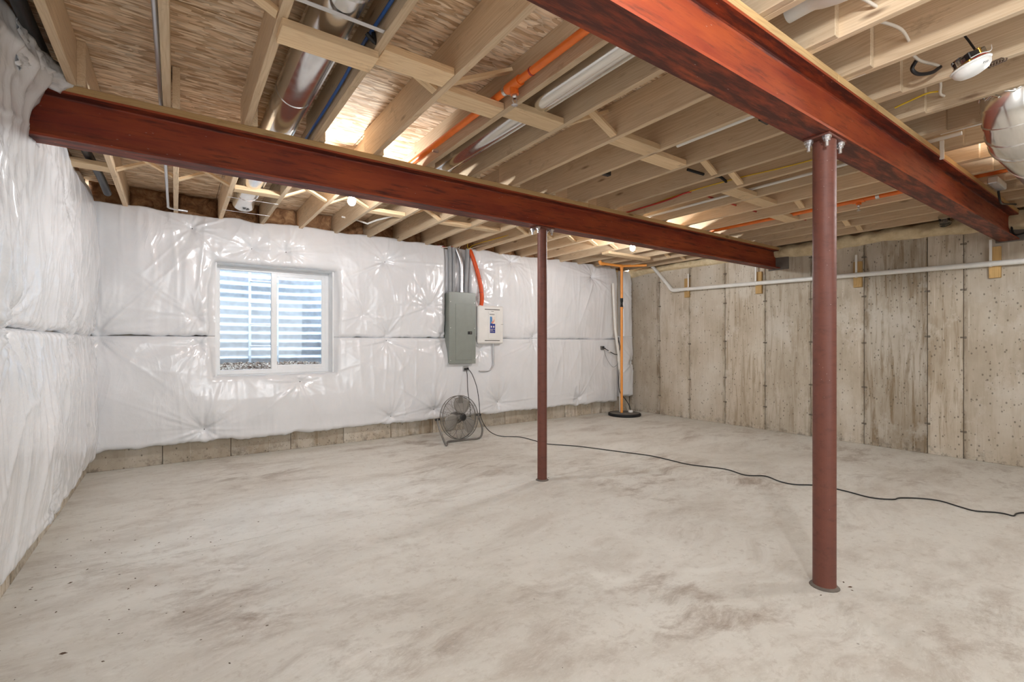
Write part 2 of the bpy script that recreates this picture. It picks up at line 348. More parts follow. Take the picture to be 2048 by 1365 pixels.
class MB:
    def __init__(s): s.v = []; s.f = []; s.sm = []
    def add(s, vs, fs, smooth=False):
        b = len(s.v); s.v += [tuple(map(float, p)) for p in vs]
        for f in fs: s.f.append(tuple(b + i for i in f)); s.sm.append(smooth)
        return s
    def box(s, x0, x1, y0, y1, z0, z1, c=0.0):
        """box, with its edges chamfered by c"""
        if c <= 0:
            vs = [(x, y, z) for x in (x0, x1) for y in (y0, y1) for z in (z0, z1)]
            return s.add(vs, [(0, 1, 3, 2), (4, 6, 7, 5), (0, 4, 5, 1), (2, 3, 7, 6), (0, 2, 6, 4), (1, 5, 7, 3)])
        vs = []; idx = {}
        for i, x in enumerate((x0, x1)):
            for j, y in enumerate((y0, y1)):
                for k, z in enumerate((z0, z1)):
                    sx, sy, sz = (1 - 2 * i) * c, (1 - 2 * j) * c, (1 - 2 * k) * c
                    idx[i, j, k] = len(vs)
                    vs += [(x, y + sy, z + sz), (x + sx, y, z + sz), (x + sx, y + sy, z)]
        X = lambda i, j, k: idx[i, j, k]; Y = lambda i, j, k: idx[i, j, k] + 1; Z = lambda i, j, k: idx[i, j, k] + 2
        fs = [(X(0,0,0), X(0,0,1), X(0,1,1), X(0,1,0)), (X(1,0,0), X(1,1,0), X(1,1,1), X(1,0,1)),
              (Y(0,0,0), Y(1,0,0), Y(1,0,1), Y(0,0,1)), (Y(0,1,0), Y(0,1,1), Y(1,1,1), Y(1,1,0)),
              (Z(0,0,0), Z(0,1,0), Z(1,1,0), Z(1,0,0)), (Z(0,0,1), Z(1,0,1), Z(1,1,1), Z(0,1,1))]
        for k in (0, 1):
            for j in (0, 1): fs.append((Y(0,j,k), Y(1,j,k), Z(1,j,k), Z(0,j,k)))
            for i in (0, 1): fs.append((X(i,0,k), X(i,1,k), Z(i,1,k), Z(i,0,k)))
        for i in (0, 1):
            for j in (0, 1): fs.append((X(i,j,0), X(i,j,1), Y(i,j,1), Y(i,j,0)))
        for i in (0, 1):
            for j in (0, 1):
                for k in (0, 1): fs.append((X(i,j,k), Y(i,j,k), Z(i,j,k)))
        return s.add(vs, fs)
    def tube(s, pts, r, n=10, closed=False, cap=True):
        pts = [Vector(p) for p in pts]; m = len(pts)
        rr = r if isinstance(r, (list, tuple)) else [r] * m
        up = None; rings = []
        for i, p in enumerate(pts):
            if closed: d = pts[(i + 1) % m] - pts[i - 1]
            else: d = pts[min(i + 1, m - 1)] - pts[max(i - 1, 0)]
            d.normalize()
            if up is None:
                up = Vector((0, 0, 1)) if abs(d.z) < 0.9 else Vector((1, 0, 0))
            u = (up - d * up.dot(d))
            if u.length < 1e-5: u = d.orthogonal()
            u.normalize(); w = d.cross(u); up = u
            rings.append([p + (u * math.cos(2 * PI * k / n) + w * math.sin(2 * PI * k / n)) * rr[i] for k in range(n)])
        vs = [q for ring in rings for q in ring]; fs = []
        for i in range(m if closed else m - 1):
            a, b = i * n, ((i + 1) % m) * n
            for k in range(n): fs.append((a + k, a + (k + 1) % n, b + (k + 1) % n, b + k))
        s.add(vs, fs, True)
        if cap and not closed:
            b = len(s.v)
            s.add(rings[0][::-1], [tuple(range(n))]); s.add(rings[-1], [tuple(range(n))])
        return s
    def cyl(s, p0, p1, r, n=16, r1=None):
        return s.tube([p0, p1], [r, r if r1 is None else r1], n)
    def lathe(s, prof, n=24, axis=Matrix.Identity(4), smooth=True):
        """profile (r,z) turned about local z, then placed by axis"""
        vs = []; fs = []; m = len(prof)
        for r, z in prof:
            for k in range(n):
                a = 2 * PI * k / n; vs.append(axis @ Vector((r * math.cos(a), r * math.sin(a), z)))
        for i in range(m - 1):
            for k in range(n): fs.append((i * n + k, i * n + (k + 1) % n, (i + 1) * n + (k + 1) % n, (i + 1) * n + k))
        return s.add(vs, fs, smooth)
    def prism(s, poly, axis='y', a0=0, a1=1):
        n = len(poly); vs = []
        for a in (a0, a1):
            for (p, q) in poly:
                vs.append({'x': (a, p, q), 'y': (p, a, q), 'z': (p, q, a)}[axis])
        fs = [tuple(range(n))[::-1], tuple(range(n, 2 * n))] + [(i, (i + 1) % n, n + (i + 1) % n, n + i) for i in range(n)]
        return s.add(vs, fs)
    def mesh(s, name, mat):
        me = bpy.data.meshes.new(name); me.from_pydata(s.v, [], s.f)
        me.polygons.foreach_set('use_smooth', s.sm); me.materials.append(mat); me.update()
        import bmesh
        bm = bmesh.new(); bm.from_mesh(me); bmesh.ops.recalc_face_normals(bm, faces=bm.faces); bm.to_mesh(me); bm.free()
        return me
    def build(s, name, mat, parent=None, origin=None, **kw):
        me = s.mesh(name, mat); o = bpy.data.objects.new(name, me)
        link(o, parent)
        if origin is not None:
            me.transform(Matrix.Translation(-Vector(origin)))
            o.location = origin
        for k, val in kw.items(): o[k] = val
        return o

def catmull(pts, k=6):
    P = [Vector(p) for p in pts]; P = [P[0] * 2 - P[1]] + P + [P[-1] * 2 - P[-2]]; out = []
    for i in range(1, len(P) - 2):
        a, b, c, d = P[i - 1:i + 3]
        for j in range(k):
            u = j / k
            out.append(0.5 * (2 * b + (c - a) * u + (2 * a - 5 * b + 4 * c - d) * u * u + (3 * b - a - 3 * c + d) * u ** 3))
    out.append(P[-2]); return out

def root(name, loc, label, cat, group=None):
    o = bpy.data.objects.new(name, None); o.empty_display_size = 0.05; o.location = loc; link(o)
    return tag(o, label, cat, group)
def tag(o, label, cat, group=None):
    o['label'] = label; o['category'] = cat
    if group: o['group'] = group
    return o
def part(mb, name, mat, r, label=None):
    """mb in world coordinates, made a child of the thing r that has a plain location"""
    me = mb.mesh(name, mat); me.transform(Matrix.Translation(-world_loc(r)))
    o = bpy.data.objects.new(name, me); link(o, r)
    if label: o['label'] = label
    return o
def world_loc(r):
    v = Vector(r.location)
    while r.parent: r = r.parent; v += Vector(r.location)
    return v
def struct(o): o['kind'] = 'structure'; return o

# ------------------------------------------------------------------ room constants
XL, XR, YB, YF = -0.70, 6.98, 6.12, -3.2
ZJ, ZO = 2.597, 2.832          # joist undersides, subfloor underside
SP = 0.402                      # joist spacing
JR = lambda n: 1.187 + SP * (n - 5)     # right face of joist n (middle bay)
TW = 0.0375                     # board thickness
LAP = 0.0385

# ------------------------------------------------------------------ floor
fb = MB()
fb.box(XL - .3, XR + .3, YF, 3.4665, -0.12, 0).box(XL - .3, XR + .3, 3.4705, YB + .3, -0.12, 0)
struct(fb.build('floor', M['floor']))

# ------------------------------------------------------------------ walls
WX0, WX1, WZ0, WZ1 = 0.355, 1.590, 0.885, 2.135       # window opening in the wall
wb = MB()
for x0, x1, z0, z1 in ((XL - .3, WX0, 0, 2.56), (WX1, XR + .3, 0, 2.56), (WX0, WX1, 0, WZ0), (WX0, WX1, WZ1, 2.56)):
    wb.box(x0, x1, YB + .012, YB + .30, z0, z1)
wall_back = struct(wb.build('wall_back', M['joint']))
wall_right = struct(MB().box(XR + .012, XR + .3, YF, YB + .012, 0, 2.56).build('wall_right', M['joint']))
wall_left = struct(MB().box(XL - .3, XL - .012, YF, YB + .012, 0, 2.56).build('wall_left', M['joint']))
struct(MB().box(XL - .3, XR + .3, YF - .2, YF, 0, 2.9).build('wall_front', M['wallc']))

# poured-concrete form panels, each with its own recessed joints
seam = [YB, 5.43, 4.828, 4.20, 3.583, 2.97, 2.364, 1.752, 1.448, 0.84, 0.23, -0.38, -0.99, -1.6, -2.21, -2.82, YF]
for a, b in zip(seam[:-1], seam[1:]):
    pr = random.uniform(0, 0.004)
    MB().box(XR - pr, XR + .02, b + .003, a - .003, 0, 2.56, .0035).build('concrete_panel', M['wallc'], wall_right, origin=(XR, (a + b) / 2, 0))
# form ties standing in the joints
for a in seam[1:9]:
    for z in (0.3, 0.68, 1.28, 1.86, 2.36):
        if random.random() < .9:
            m = MB(); zz = z + random.uniform(-.05, .05)
            m.box(XR - .009, XR + .01, a - .026, a - .004, zz - .012, zz + .012, .004).box(XR - .008, XR + .01, a + .004, a + .026, zz - .008, zz + .01, .003)
            m.build('form_tie', M['joint'], wall_right)
x = XL - .02
xs = [-0.72, -0.11, 0.50, 1.11, 1.72, 2.33, 2.94, 3.55, 4.16, 4.77, 5.38, 5.99, 6.60, XR]
for a, b in zip(xs[:-1], xs[1:]):
    pr = random.uniform(0, 0.004)
    zt = WZ0 if (b > WX0 and a < WX1) else 2.56
    MB().box(a + .003, b - .003, YB - pr, YB + .02, 0, zt, .0035).build('concrete_panel', M['wallc'], wall_back, origin=((a + b) / 2, YB, 0))
yy = YF
while yy < YB - .05:
    b = min(yy + .61, YB)
    MB().box(XL - .02, XL + random.uniform(0, .004), yy + .003, b - .003, 0, 2.56, .0035).build('concrete_panel', M['wallc'], wall_left, origin=(XL, (yy + b) / 2, 0)); yy = b

# beam pockets, grouted
for (y, w) in ((3.432, .16), (1.10, .17)):
    mb = MB().box(XR - .012, XR + .004, y - w - .02, y + .10, 2.285, 2.585, .005)
    mb.build('pocket_grout', M['mortar'], wall_right)

# ------------------------------------------------------------------ value noise
_rng = np.random.default_rng(11)
_lat = _rng.random((64, 64))
def vnoise(x, y):
    x = np.asarray(x, float); y = np.asarray(y, float)
    xi = np.floor(x).astype(int); yi = np.floor(y).astype(int); fx = x - xi; fy = y - yi
    fx = fx * fx * (3 - 2 * fx); fy = fy * fy * (3 - 2 * fy)
    g = lambda i, j: _lat[i % 64, j % 64]
    return (g(xi, yi) * (1 - fx) + g(xi + 1, yi) * fx) * (1 - fy) + (g(xi, yi + 1) * (1 - fx) + g(xi + 1, yi + 1) * fx) * fy
def ridge(x, y): return 1 - np.abs(2 * vnoise(x, y) - 1)

# spray foam bead along the top of the right wall
ys = np.arange(YB - .03, -1.5, -.03); n = 12
V = []; F = []
yk = [6.1, 5.6, 4.6, 3.94, 3.36, 2.97, 2.56, 2.19, 1.77, 1.3, .9, -2]
zk = [2.47, 2.50, 2.50, 2.49, 2.455, 2.43, 2.46, 2.485, 2.45, 2.42, 2.38, 2.40]
for i, y in enumerate(ys):
    zb = np.interp(-y, [-q for q in yk], zk) + .022 * (vnoise(y * 7, 3.3) - .5)
    zt = 2.605 + .05 * (vnoise(y * 9, 8.1) - .4)
    for k in range(n):
        u = k / (n - 1); z = zb + (zt - zb) * u
        d = .075 * math.sin(PI * min(max(u * .92 + .03, 0), 1)) ** .6 * (.55 + .7 * vnoise(y * 8, z * 14)) + .012 * vnoise(y * 30, z * 40)
        if u == 0: d = -.004
        V.append((XR - d, y, z))
for i in range(len(ys) - 1):
    for k in range(n - 1): F.append((i * n + k, (i + 1) * n + k, (i + 1) * n + k + 1, i * n + k + 1))
mb = MB(); mb.add(V, F, True); mb.build('spray_foam', M['foam'], wall_right)

# ------------------------------------------------------------------ ceiling: subfloor sheets, joists, bridging, blocking
ceiling = struct(MB().box(XL - .3, XR + .3, YF - .2, YB + .45, ZO + .019, ZO + .12).build('ceiling', M['osb']))
ysm = [YF, -2.10, -0.90, 0.30, 1.50, 2.70, 3.90, 5.10, YB + .28]
for i, (a, b) in enumerate(zip(ysm[:-1], ysm[1:])):
    xx = JR(1 + (i % 3) * 2) - TW / 2 - 12 * SP
    while xx < XR + .28:
        x0, x1 = max(xx, XL - .28), min(xx + 6 * SP, XR + .28)
        if x1 - x0 > .05:
            MB().box(x0 + .0025, x1 - .0025, a + .0025, b - .0025, ZO, ZO + .018).build('osb_sheet', M['osb'], ceiling)
        xx += 6 * SP

def board_mesh(w, L, h, mat, name, c=.0025):
    return MB().box(-w / 2, w / 2, -L / 2, L / 2, -h / 2, h / 2, c).mesh(name, mat)
def place(me, name, loc, parent, rot=None):
    o = bpy.data.objects.new(name, me); link(o, parent); o.location = loc
    if rot is not None: o.rotation_euler = rot
    return o
JH = ZO - ZJ - .001
mj = board_mesh(TW, 2.66, JH, M['joist'], 'floor_joist'); bj = board_mesh(TW, 3.02, JH, M['joist'], 'floor_joist')
fj = board_mesh(TW, 4.4, JH, M['joist'], 'floor_joist')
for k in range(1, 20):
    xr = JR(k)
    place(mj, 'floor_joist', (xr - TW / 2 + random.uniform(-.003, .003), 2.235, ZJ + JH / 2), ceiling)
    place(bj, 'floor_joist', (xr + LAP - TW / 2 + random.uniform(-.003, .003), 4.855, ZJ + JH / 2), ceiling)
    place(fj, 'floor_joist', (xr + LAP - TW / 2, -1.0 + random.uniform(-.01, .01), ZJ + JH / 2), ceiling)
# rim boards on the walls
place(board_mesh(TW, 9.4, JH, M['joist'], 'rim_joist'), 'rim_joist', (XL - .16, 1.5, ZJ + JH / 2), ceiling)
place(board_mesh(TW, 9.4, JH, M['joist'], 'rim_joist'), 'rim_joist', (XR + .16, 1.5, ZJ + JH / 2), ceiling)
place(board_mesh(TW, 8.2, JH, M['joist'], 'rim_joist'), 'rim_joist', (3.14, YB + .28, ZJ + JH / 2), ceiling, (0, 0, PI / 2))
for (x0, x1, y0, y1) in ((XL - .22, XL, YF, YB), (XR + .02, XR + .22, YF, YB), (XL, XR, YB, YB + .2)):
    L = max(x1 - x0, y1 - y0); w = min(x1 - x0, y1 - y0)
    place(board_mesh(w, L, .036, M['plate'], 'sill_plate'), 'sill_plate', ((x0 + x1) / 2, (y0 + y1) / 2, 2.578), ceiling, (0, 0, 0 if y1 - y0 > x1 - x0 else PI / 2))

def blocking(n, y, dx=0, drop=0.0, th=.038, w=.14, over=(0, 0)):
    x0 = JR(n) + dx - over[0]; x1 = JR(n + 1) + dx - TW + over[1]
    me = board_mesh(w, x1 - x0 - .001, th, M['strip'], 'wood_blocking')
    o = place(me, 'wood_blocking', ((x0 + x1) / 2, y, ZJ + th / 2 - drop), ceiling, (0, 0, PI / 2)); return o
SL = math.hypot(SP - TW, JH - .05)
strip_me = board_mesh(.055, SL, .019, M['strip'], 'bridging_strip', .001)
def bridging(n, y, dx=0, which=(1, 1)):
    x0 = JR(n) + dx; x1 = JR(n + 1) + dx - TW
    a = math.atan2(JH - .055, x1 - x0)
    for s_ in (0, 1):
        if not which[s_]: continue
        o = place(strip_me, 'bridging_strip', ((x0 + x1) / 2, y + (.036 if s_ else -.036), ZJ + JH / 2 - .008), ceiling)
        # local Y along the diagonal in the x-z plane, local X along world y
        d = Vector((math.cos(a), 0, math.sin(a) * (1 if s_ else -1)))
        ux = Vector((0, 1, 0)); uz = ux.cross(d)
        o.rotation_euler = Matrix((ux, d, uz)).transposed().to_euler()
# middle bay row
MIDB = {4: 2.21, 5: 2.36, 6: 2.30, 8: 2.21, 9: 2.28, 12: 2.38, 13: 2.40, 15: 2.56}
blocking(3, 2.232, 0, .038, over=(.024, .020))
for k_, y_ in MIDB.items(): blocking(k_, y_)
for k_ in range(1, 19):
    if k_ in (3, 6, 8, 9, 12, 13, 15): continue
    y_ = 2.22 + .012 * max(0, k_ - 6)
    if k_ == 4: bridging(k_, 2.40, 0, (1, 0))
    elif k_ == 5: bridging(k_, 2.20, 0, (0, 1))
    else: bridging(k_, y_)
# back bay row
for k_ in (3, 6, 8, 9): blocking(k_, 4.86, LAP, 0, w=.11)
blocking(13, 3.99, LAP); blocking(13, .06, LAP)
place(board_mesh(.14, .93, .038, M['strip'], 'wood_blocking'), 'wood_blocking', (5.615, 4.97, ZJ - .020), ceiling, (0, 0, PI / 2))
o = place(board_mesh(.14, .26, .038, M['strip'], 'wood_blocking'), 'wood_blocking', (JR(1) + LAP - TW - .131, 4.86, ZJ + .02), ceiling, (0, 0, PI / 2))
for k_ in range(1, 19):
    if k_ not in (3, 6, 8, 9, 16): bridging(k_, 4.84, LAP)
for k_ in range(8, 19): bridging(k_, -0.35, LAP)

# lumpy brown batts in the rim between the back joists and along the left rim
def batt(u0, u1, fixed, axis, z0=2.60, z1=ZO - .002, seed=0):
    nu, nz = max(6, int((u1 - u0) / .025)), 9; V = []; F = []
    for i in range(nu + 1):
        u = u0 + (u1 - u0) * i / nu
        for k in range(nz + 1):
            z = z0 + (z1 - z0) * k / nz
            e = min(i, nu - i, k, nz - k)
            d = (.02 if e == 0 else .055) + .05 * float(vnoise(u * 11 + seed, z * 13)) + .02 * float(ridge(u * 27, z * 30 + seed))
            V.append((u, fixed - d, z) if axis == 'y' else (fixed + d, u, z))
    for i in range(nu):
        for k in range(nz): F.append((i * (nz + 1) + k, (i + 1) * (nz + 1) + k, (i + 1) * (nz + 1) + k + 1, i * (nz + 1) + k + 1))
    mb = MB(); mb.add(V, F, True); mb.build('insulation_batt', M['batt'], ceiling)
for k_ in range(1, 19): batt(JR(k_) + LAP + .003, JR(k_ + 1) + LAP - TW - .003, YB + .12, 'y', seed=k_ * 1.7)
batt(XL + .01, JR(1) + LAP - TW - .003, YB + .12, 'y', seed=40)
for i in range(5): batt(YF + .4 + i * 1.78, YF + .4 + (i + 1) * 1.78 - .01, XL - .10, 'x', seed=60 + i)

# ------------------------------------------------------------------ steel beams
def ibeam(name, x0, x1, yc, w, zb, zt, label):
    tf, tw = .0125, .008; h = w / 2; r = .010
    poly = [(yc - h, zb), (yc + h, zb), (yc + h, zb + tf), (yc + tw / 2 + r, zb + tf), (yc + tw / 2 + .003, zb + tf + .003), (yc + tw / 2, zb + tf + r),
            (yc + tw / 2, zt - tf - r), (yc + tw / 2 + .003, zt - tf - .003), (yc + tw / 2 + r, zt - tf), (yc + h, zt - tf), (yc + h, zt),
            (yc - h, zt), (yc - h, zt - tf), (yc - tw / 2 - r, zt - tf), (yc - tw / 2 - .003, zt - tf - .003), (yc - tw / 2, zt - tf - r),
            (yc - tw / 2, zb + tf + r), (yc - tw / 2 - .003, zb + tf + .003), (yc - tw / 2 - r, zb + tf), (yc - h, zb + tf)]
    r0 = root(name, ((x0 + x1) / 2, yc, zb), label, 'beam')
    part(MB().prism(poly, 'x', x0, x1), 'steel_section', M['beam'], r0)
    # nailer boards bolted on the top flange
    cuts = [x0, x0 + (x1 - x0) * .52, x1]
    for a, b in zip(cuts[:-1], cuts[1:]):
        me = board_mesh(w, b - a - .003, ZJ - zt - .001, M['plate'], 'nailer_plate')
        o = place(me, 'nailer_plate', ((a + b) / 2 - r0.location.x, 0, (ZJ + zt) / 2 - zb), r0, (0, 0, PI / 2))
    return r0
ibeam('steel_beam', XL - .05, XR - .012, 3.432, .137, 2.305, 2.557, 'dark red steel beam running past the window wall, over the thinner far column')
ibeam('steel_beam', -1.2 + XL, XR - .012, 1.10, .147, 2.297, 2.557, 'bright orange-red steel beam crossing close overhead, over the thicker near column')

# ------------------------------------------------------------------ steel columns
def column(x, y, r, zt, label):
    r0 = root('steel_column', (x, y, 0), label, 'column')
    rings = [(x, y, z) for z in (0.0, .01, .03, .6, 1.2, 1.8, zt - .012)]
    part(MB().tube(rings, [r * 1.05, r * 1.02, r] + [r] * 4, 32), 'pole', M['column'], r0)
    part(MB().box(x - .10, x + .10, y - .062, y + .062, zt - .012, zt, .002), 'cap_plate', M['column'], r0)
    part(MB().lathe([(r, .0), (r + .016, .0), (r + .010, .006), (r, .012)], 20, Matrix.Translation((x, y, 0))), 'grout_lip', M['mortar'], r0)
    for sx in (-1, 1):
        for sy in (-1, 1):
            bx, by = x + sx * .078, y + sy * .042
            m = MB().lathe([(0, -.052), (.008, -.052), (.008, -.026), (.015, -.026), (.015, -.012), (.021, -.012), (.021, -.008), (.021, 0)], 6 if 0 else 12, Matrix.Translation((bx, by, zt - .012)), False)
            part(m, 'bolt', M['zinc'], r0)
    return r0
column(2.735, 1.10, .0525, 2.297, 'thick brown-red steel column standing nearest, under the orange-red beam')
column(2.745, 3.435, .0435, 2.305, 'thinner brown-red steel column standing farther back, between fan and near column')

# ------------------------------------------------------------------ insulation blankets
def grid_axis(a, b, step, marks=()):
    pts = sorted({a, b, *[m for m in marks if a < m < b]}); out = []
    for p, q in zip(pts[:-1], pts[1:]):
        k = max(1, int(round((q - p) / step))); out += list(np.linspace(p, q, k + 1))[:-1]
    return np.array(out + [b])

def blanket(name, label, s0, s1, z0, z1, place_fn, pins, thick=.10, top_open=False, hole=None, notch=None, extra=None, step=.0135, jag=.012, seed=0, drape=1.0):
    marks_s = [hole[0], hole[1]] if hole else []; marks_z = [hole[2], hole[3]] if hole else []
    if notch: marks_s += [notch[0], notch[1]]; marks_z += [notch[2], notch[3]]
    s = grid_axis(s0, s1, step, marks_s); z = grid_axis(z0, z1, step, marks_z)
    A, B = np.meshgrid(s, z, indexing='ij')
    e_s = np.minimum(A - s0, s1 - A); e_b = B - z0; e_t = z1 - B
    e = np.minimum(e_s, e_b)
    if not top_open: e = np.minimum(e, e_t)
    if hole:
        dx = np.maximum(np.maximum(hole[0] - A, A - hole[1]), 0); dz = np.maximum(np.maximum(hole[2] - B, B - hole[3]), 0)
        eh = np.hypot(dx, dz); e = np.minimum(e, eh * .8)
    rr = .05
    t_ = np.clip(e / rr, 0, 1); prof = np.sqrt(1 - (1 - t_) ** 2)
    D = thick * (.5 + .5 * prof)
    if top_open: D = D * (1 - .55 * np.clip(1 - e_t / .22, 0, 1) ** 1.5)
    # belly of the row between its fastened edges
    wz = np.clip((B - z0) / (z1 - z0), 0, 1)
    D = D + .035 * np.sin(PI * wz) * np.clip(e / .2, 0, 1)
    D = D + .035 * (vnoise(A * 1.3 + seed, B * 1.5) - .5) * prof + .016 * (vnoise(A * 4 + seed, B * 4) - .5) * prof
    # dimples and radial creases round the fasteners
    for i, (ps, pz, str_) in enumerate(pins):
        du = A - ps; dv = B - pz; R_ = np.hypot(du, dv) + 1e-6; th = np.arctan2(dv, du)
        D = D - thick * .62 * str_ * np.exp(-(R_ / .085) ** 1.3) * (D / thick).clip(0, 1.2)
        k1 = ridge(th * 2.6 + i * 5.1 + seed, R_ * .8 + i) ** 3; k2 = ridge(th * 5.3 + i * 3.7, R_ * 1.4 + i * 2) ** 4
        D = D + (.024 * k1 + .013 * k2) * str_ * np.exp(-R_ / .26) * np.clip(R_ / .05, 0, 1)
        # a few long sharp folds
        for q in range(5):
            a0 = (i * 2.4 + q * 1.37 + seed) % (2 * PI); dth = (th - a0 + PI) % (2 * PI) - PI
            off = dth * R_
            D = D + .013 * str_ * np.exp(-(off / .011) ** 2) * np.exp(-R_ / (.25 + .1 * q)) * np.clip(R_ / .06, 0, 1)
    # slack plastic: long drawn folds, mostly hanging
    wx = A + .10 * vnoise(A * 1.7 + seed, B * 1.1) + .03 * vnoise(A * 6, B * 3)
    f1 = ridge(wx * 7 + seed, B * .8) ** 4
    f2 = ridge(wx * 3 - B * 1.6 + seed * 2, A * .8 + B * 1.9) ** 5
    f3 = ridge(wx * 17 + seed, B * 1.6 + 4) ** 3
    msk = np.clip(vnoise(A * 1.1 + 7 + seed, B * 1.0) * 2 - .45, 0, 1)
    D = D + drape * prof * (.010 * f1 * msk + .007 * f2 + .004 * f3 * msk)
    if extra is not None: D = D + extra(A, B)
    # ragged free edges
    jb = jag * (vnoise(A * 9 + seed, A * 0 + 3) - .5) * 2 + jag * .8 * (vnoise(A * 30, A * 0) - .5)
    Bz = B + jb * np.clip(1 - (B - z0) / .1, 0, 1)
    if top_open: Bz = Bz + (jag * 1.4 * (vnoise(A * 5 + seed, A * 0 + 9) - .5) * 2) * np.clip(1 - (z1 - B) / .12, 0, 1)
    As = A.copy()
    if hole:
        vz = np.clip((B - hole[2]) / (hole[3] - hole[2]), 0, 1); sh = np.sin(PI * vz)
        inz = (B >= hole[2] - 1e-6) & (B <= hole[3] + 1e-6)
        gL = np.clip(1 - (hole[0] - A) / .25, 0, 1) * (A <= hole[0] + 1e-6); gR = np.clip(1 - (A - hole[1]) / .25, 0, 1) * (A >= hole[1] - 1e-6)
        As = As - np.where(inz, hole[4] * hole_shape(B) * gL, 0) + np.where(inz, hole[5] * hole_shape(B) * gR, 0)
    ns, nz = len(s), len(z)
    keep = np.ones((ns - 1, nz - 1), bool)
    cs = (s[:-1] + s[1:]) / 2; cz = (z[:-1] + z[1:]) / 2
    for h in (hole, notch):
        if h:
            keep &= ~(((cs[:, None] > h[0]) & (cs[:, None] < h[1])) & ((cz[None, :] > h[2]) & (cz[None, :] < h[3])))
    V = [place_fn(As[i, k], D[i, k], Bz[i, k]) for i in range(ns) for k in range(nz)]
    F = [(i * nz + k, (i + 1) * nz + k, (i + 1) * nz + k + 1, i * nz + k + 1) for i in range(ns - 1) for k in range(nz - 1) if keep[i, k]]
    # turn every free border back to the wall
    from collections import Counter
    cnt = Counter()
    for f in F:
        for a, b in zip(f, f[1:] + f[:1]): cnt[(min(a, b), max(a, b))] += 1
    new = {}
    for (a, b), c in cnt.items():
        if c == 1:
            for q in (a, b):
                if q not in new:
                    i, k = divmod(q, nz); new[q] = len(V)
                    if hole and hole[0] - 1e-4 <= A[i, k] <= hole[1] + 1e-4 and hole[2] - 1e-4 <= B[i, k] <= hole[3] + 1e-4 and e_s[i, k] > .1 and (0 < A[i, k] < 2):
                        V.append(place_fn(A[i, k] + (.011 if A[i, k] < 1 else -.011), .028, B[i, k]))
                    else: V.append(place_fn(As[i, k], -.005, Bz[i, k]))
            F.append((a, b, new[b], new[a]))
    me = bpy.data.meshes.new(name); me.from_pydata(V, [], F); me.polygons.foreach_set('use_smooth', [True] * len(F))
    me.materials.append(M['poly']); me.update()
    import bmesh
    bm = bmesh.new(); bm.from_mesh(me); bmesh.ops.delete(bm, geom=[v for v in bm.verts if not v.link_faces], context='VERTS'); bmesh.ops.recalc_face_normals(bm, faces=bm.faces); bm.to_mesh(me); bm.free()
    o = bpy.data.objects.new(name, me); link(o); tag(o, label, 'insulation')
    return o, (A, B, D)
def hole_shape(B): return np.sin(PI * np.clip((B - .895) / (2.13 - .895), 0, 1)) ** .8 * (.7 + .6 * vnoise(B * 7, B * 0 + 5))

back = lambda s, d, z: (s, YB - .005 - d, z)
left = lambda s, d, z: (XL + .002 + d, s, z)
ZS = 1.328
def pins_obj(o, pins, place_fn, fld):
    A, B, D = fld
    for ps, pz, st in pins:
        i = int(np.argmin(np.abs(A[:, 0] - ps))); k = int(np.argmin(np.abs(B[0] - pz)))
        p = place_fn(A[i, 0], D[i, k] + .001, B[0, k]); q = place_fn(A[i, 0], D[i, k] + .005, B[0, k])
        MB().cyl(p, q, .0055, 8).build('fastener', M['black'], o)

H = (.345, 1.600, .895, 2.128, .055, .030)
upins = [(.14, 2.45, .8), (.70, 2.30, 1), (1.04, 2.31, 1), (2.22, 2.30, 1), (.20, 1.52, .7), (2.82, 1.75, 1), (2.25, 1.36, 1), (1.93, 1.60, .5)]
o, fl = blanket('insulation_blanket', 'glossy white poly insulation blanket, upper row, around the top of the window', -.69, 3.09, ZS, 2.615, back, upins + [(-.60, 1.36, 1), (3.04, 1.36, .8)], top_open=True, hole=H, seed=1.3)
pins_obj(o, upins[:5], back, fl)
u2 = [(4.22, 2.50, 1.1), (5.93, 2.40, 1.1), (4.66, 1.36, 1.2)]
o, fl = blanket('insulation_blanket', 'glossy white poly insulation blanket, upper row, between the white box and orange riser', 3.47, 6.56, ZS - .012, 2.625, back, u2 + [(3.55, 1.9, .7), (3.62, 2.35, .6)], top_open=True, seed=4.1)
pins_obj(o, u2, back, fl)
lp = [(.22, 1.24, .6), (1.19, .80, .8), (.25, .34, .9), (2.30, .30, .9), (2.92, .33, 1), (3.98, .36, 1), (2.25, 1.28, 1), (4.66, 1.28, 1.2), (5.6, .32, .7)]
o, fl = blanket('insulation_blanket', 'long white poly insulation blanket, lower row, from left corner to orange riser', -.69, 6.56, .20, ZS - .004, back, lp + [(-.60, 1.30, 1), (3.1, 1.28, .8), (3.66, 1.16, .8)], hole=H, seed=7.7, jag=.016)
pins_obj(o, lp[:7], back, fl)
o, fl = blanket('insulation_blanket', 'narrow upright strip of white poly insulation in the far corner, upper one', 6.68, 6.95, ZS + .02, 2.57, back, [(6.72, 2.2, .6)], top_open=True, seed=9.9)
o, fl = blanket('insulation_blanket', 'narrow upright strip of white poly insulation in the far corner, lower one', 6.62, 6.955, .27, ZS + .06, back, [(6.9, .9, .8)], seed=12.2, thick=.12)

o, fl = blanket('insulation_blanket', 'recessed strip of white poly insulation behind the conduits above the grey panel', 3.085, 3.475, 1.9, 2.60, back, [(3.27, 2.3, .4)], thick=.03, top_open=True, seed=30.3, drape=.6)

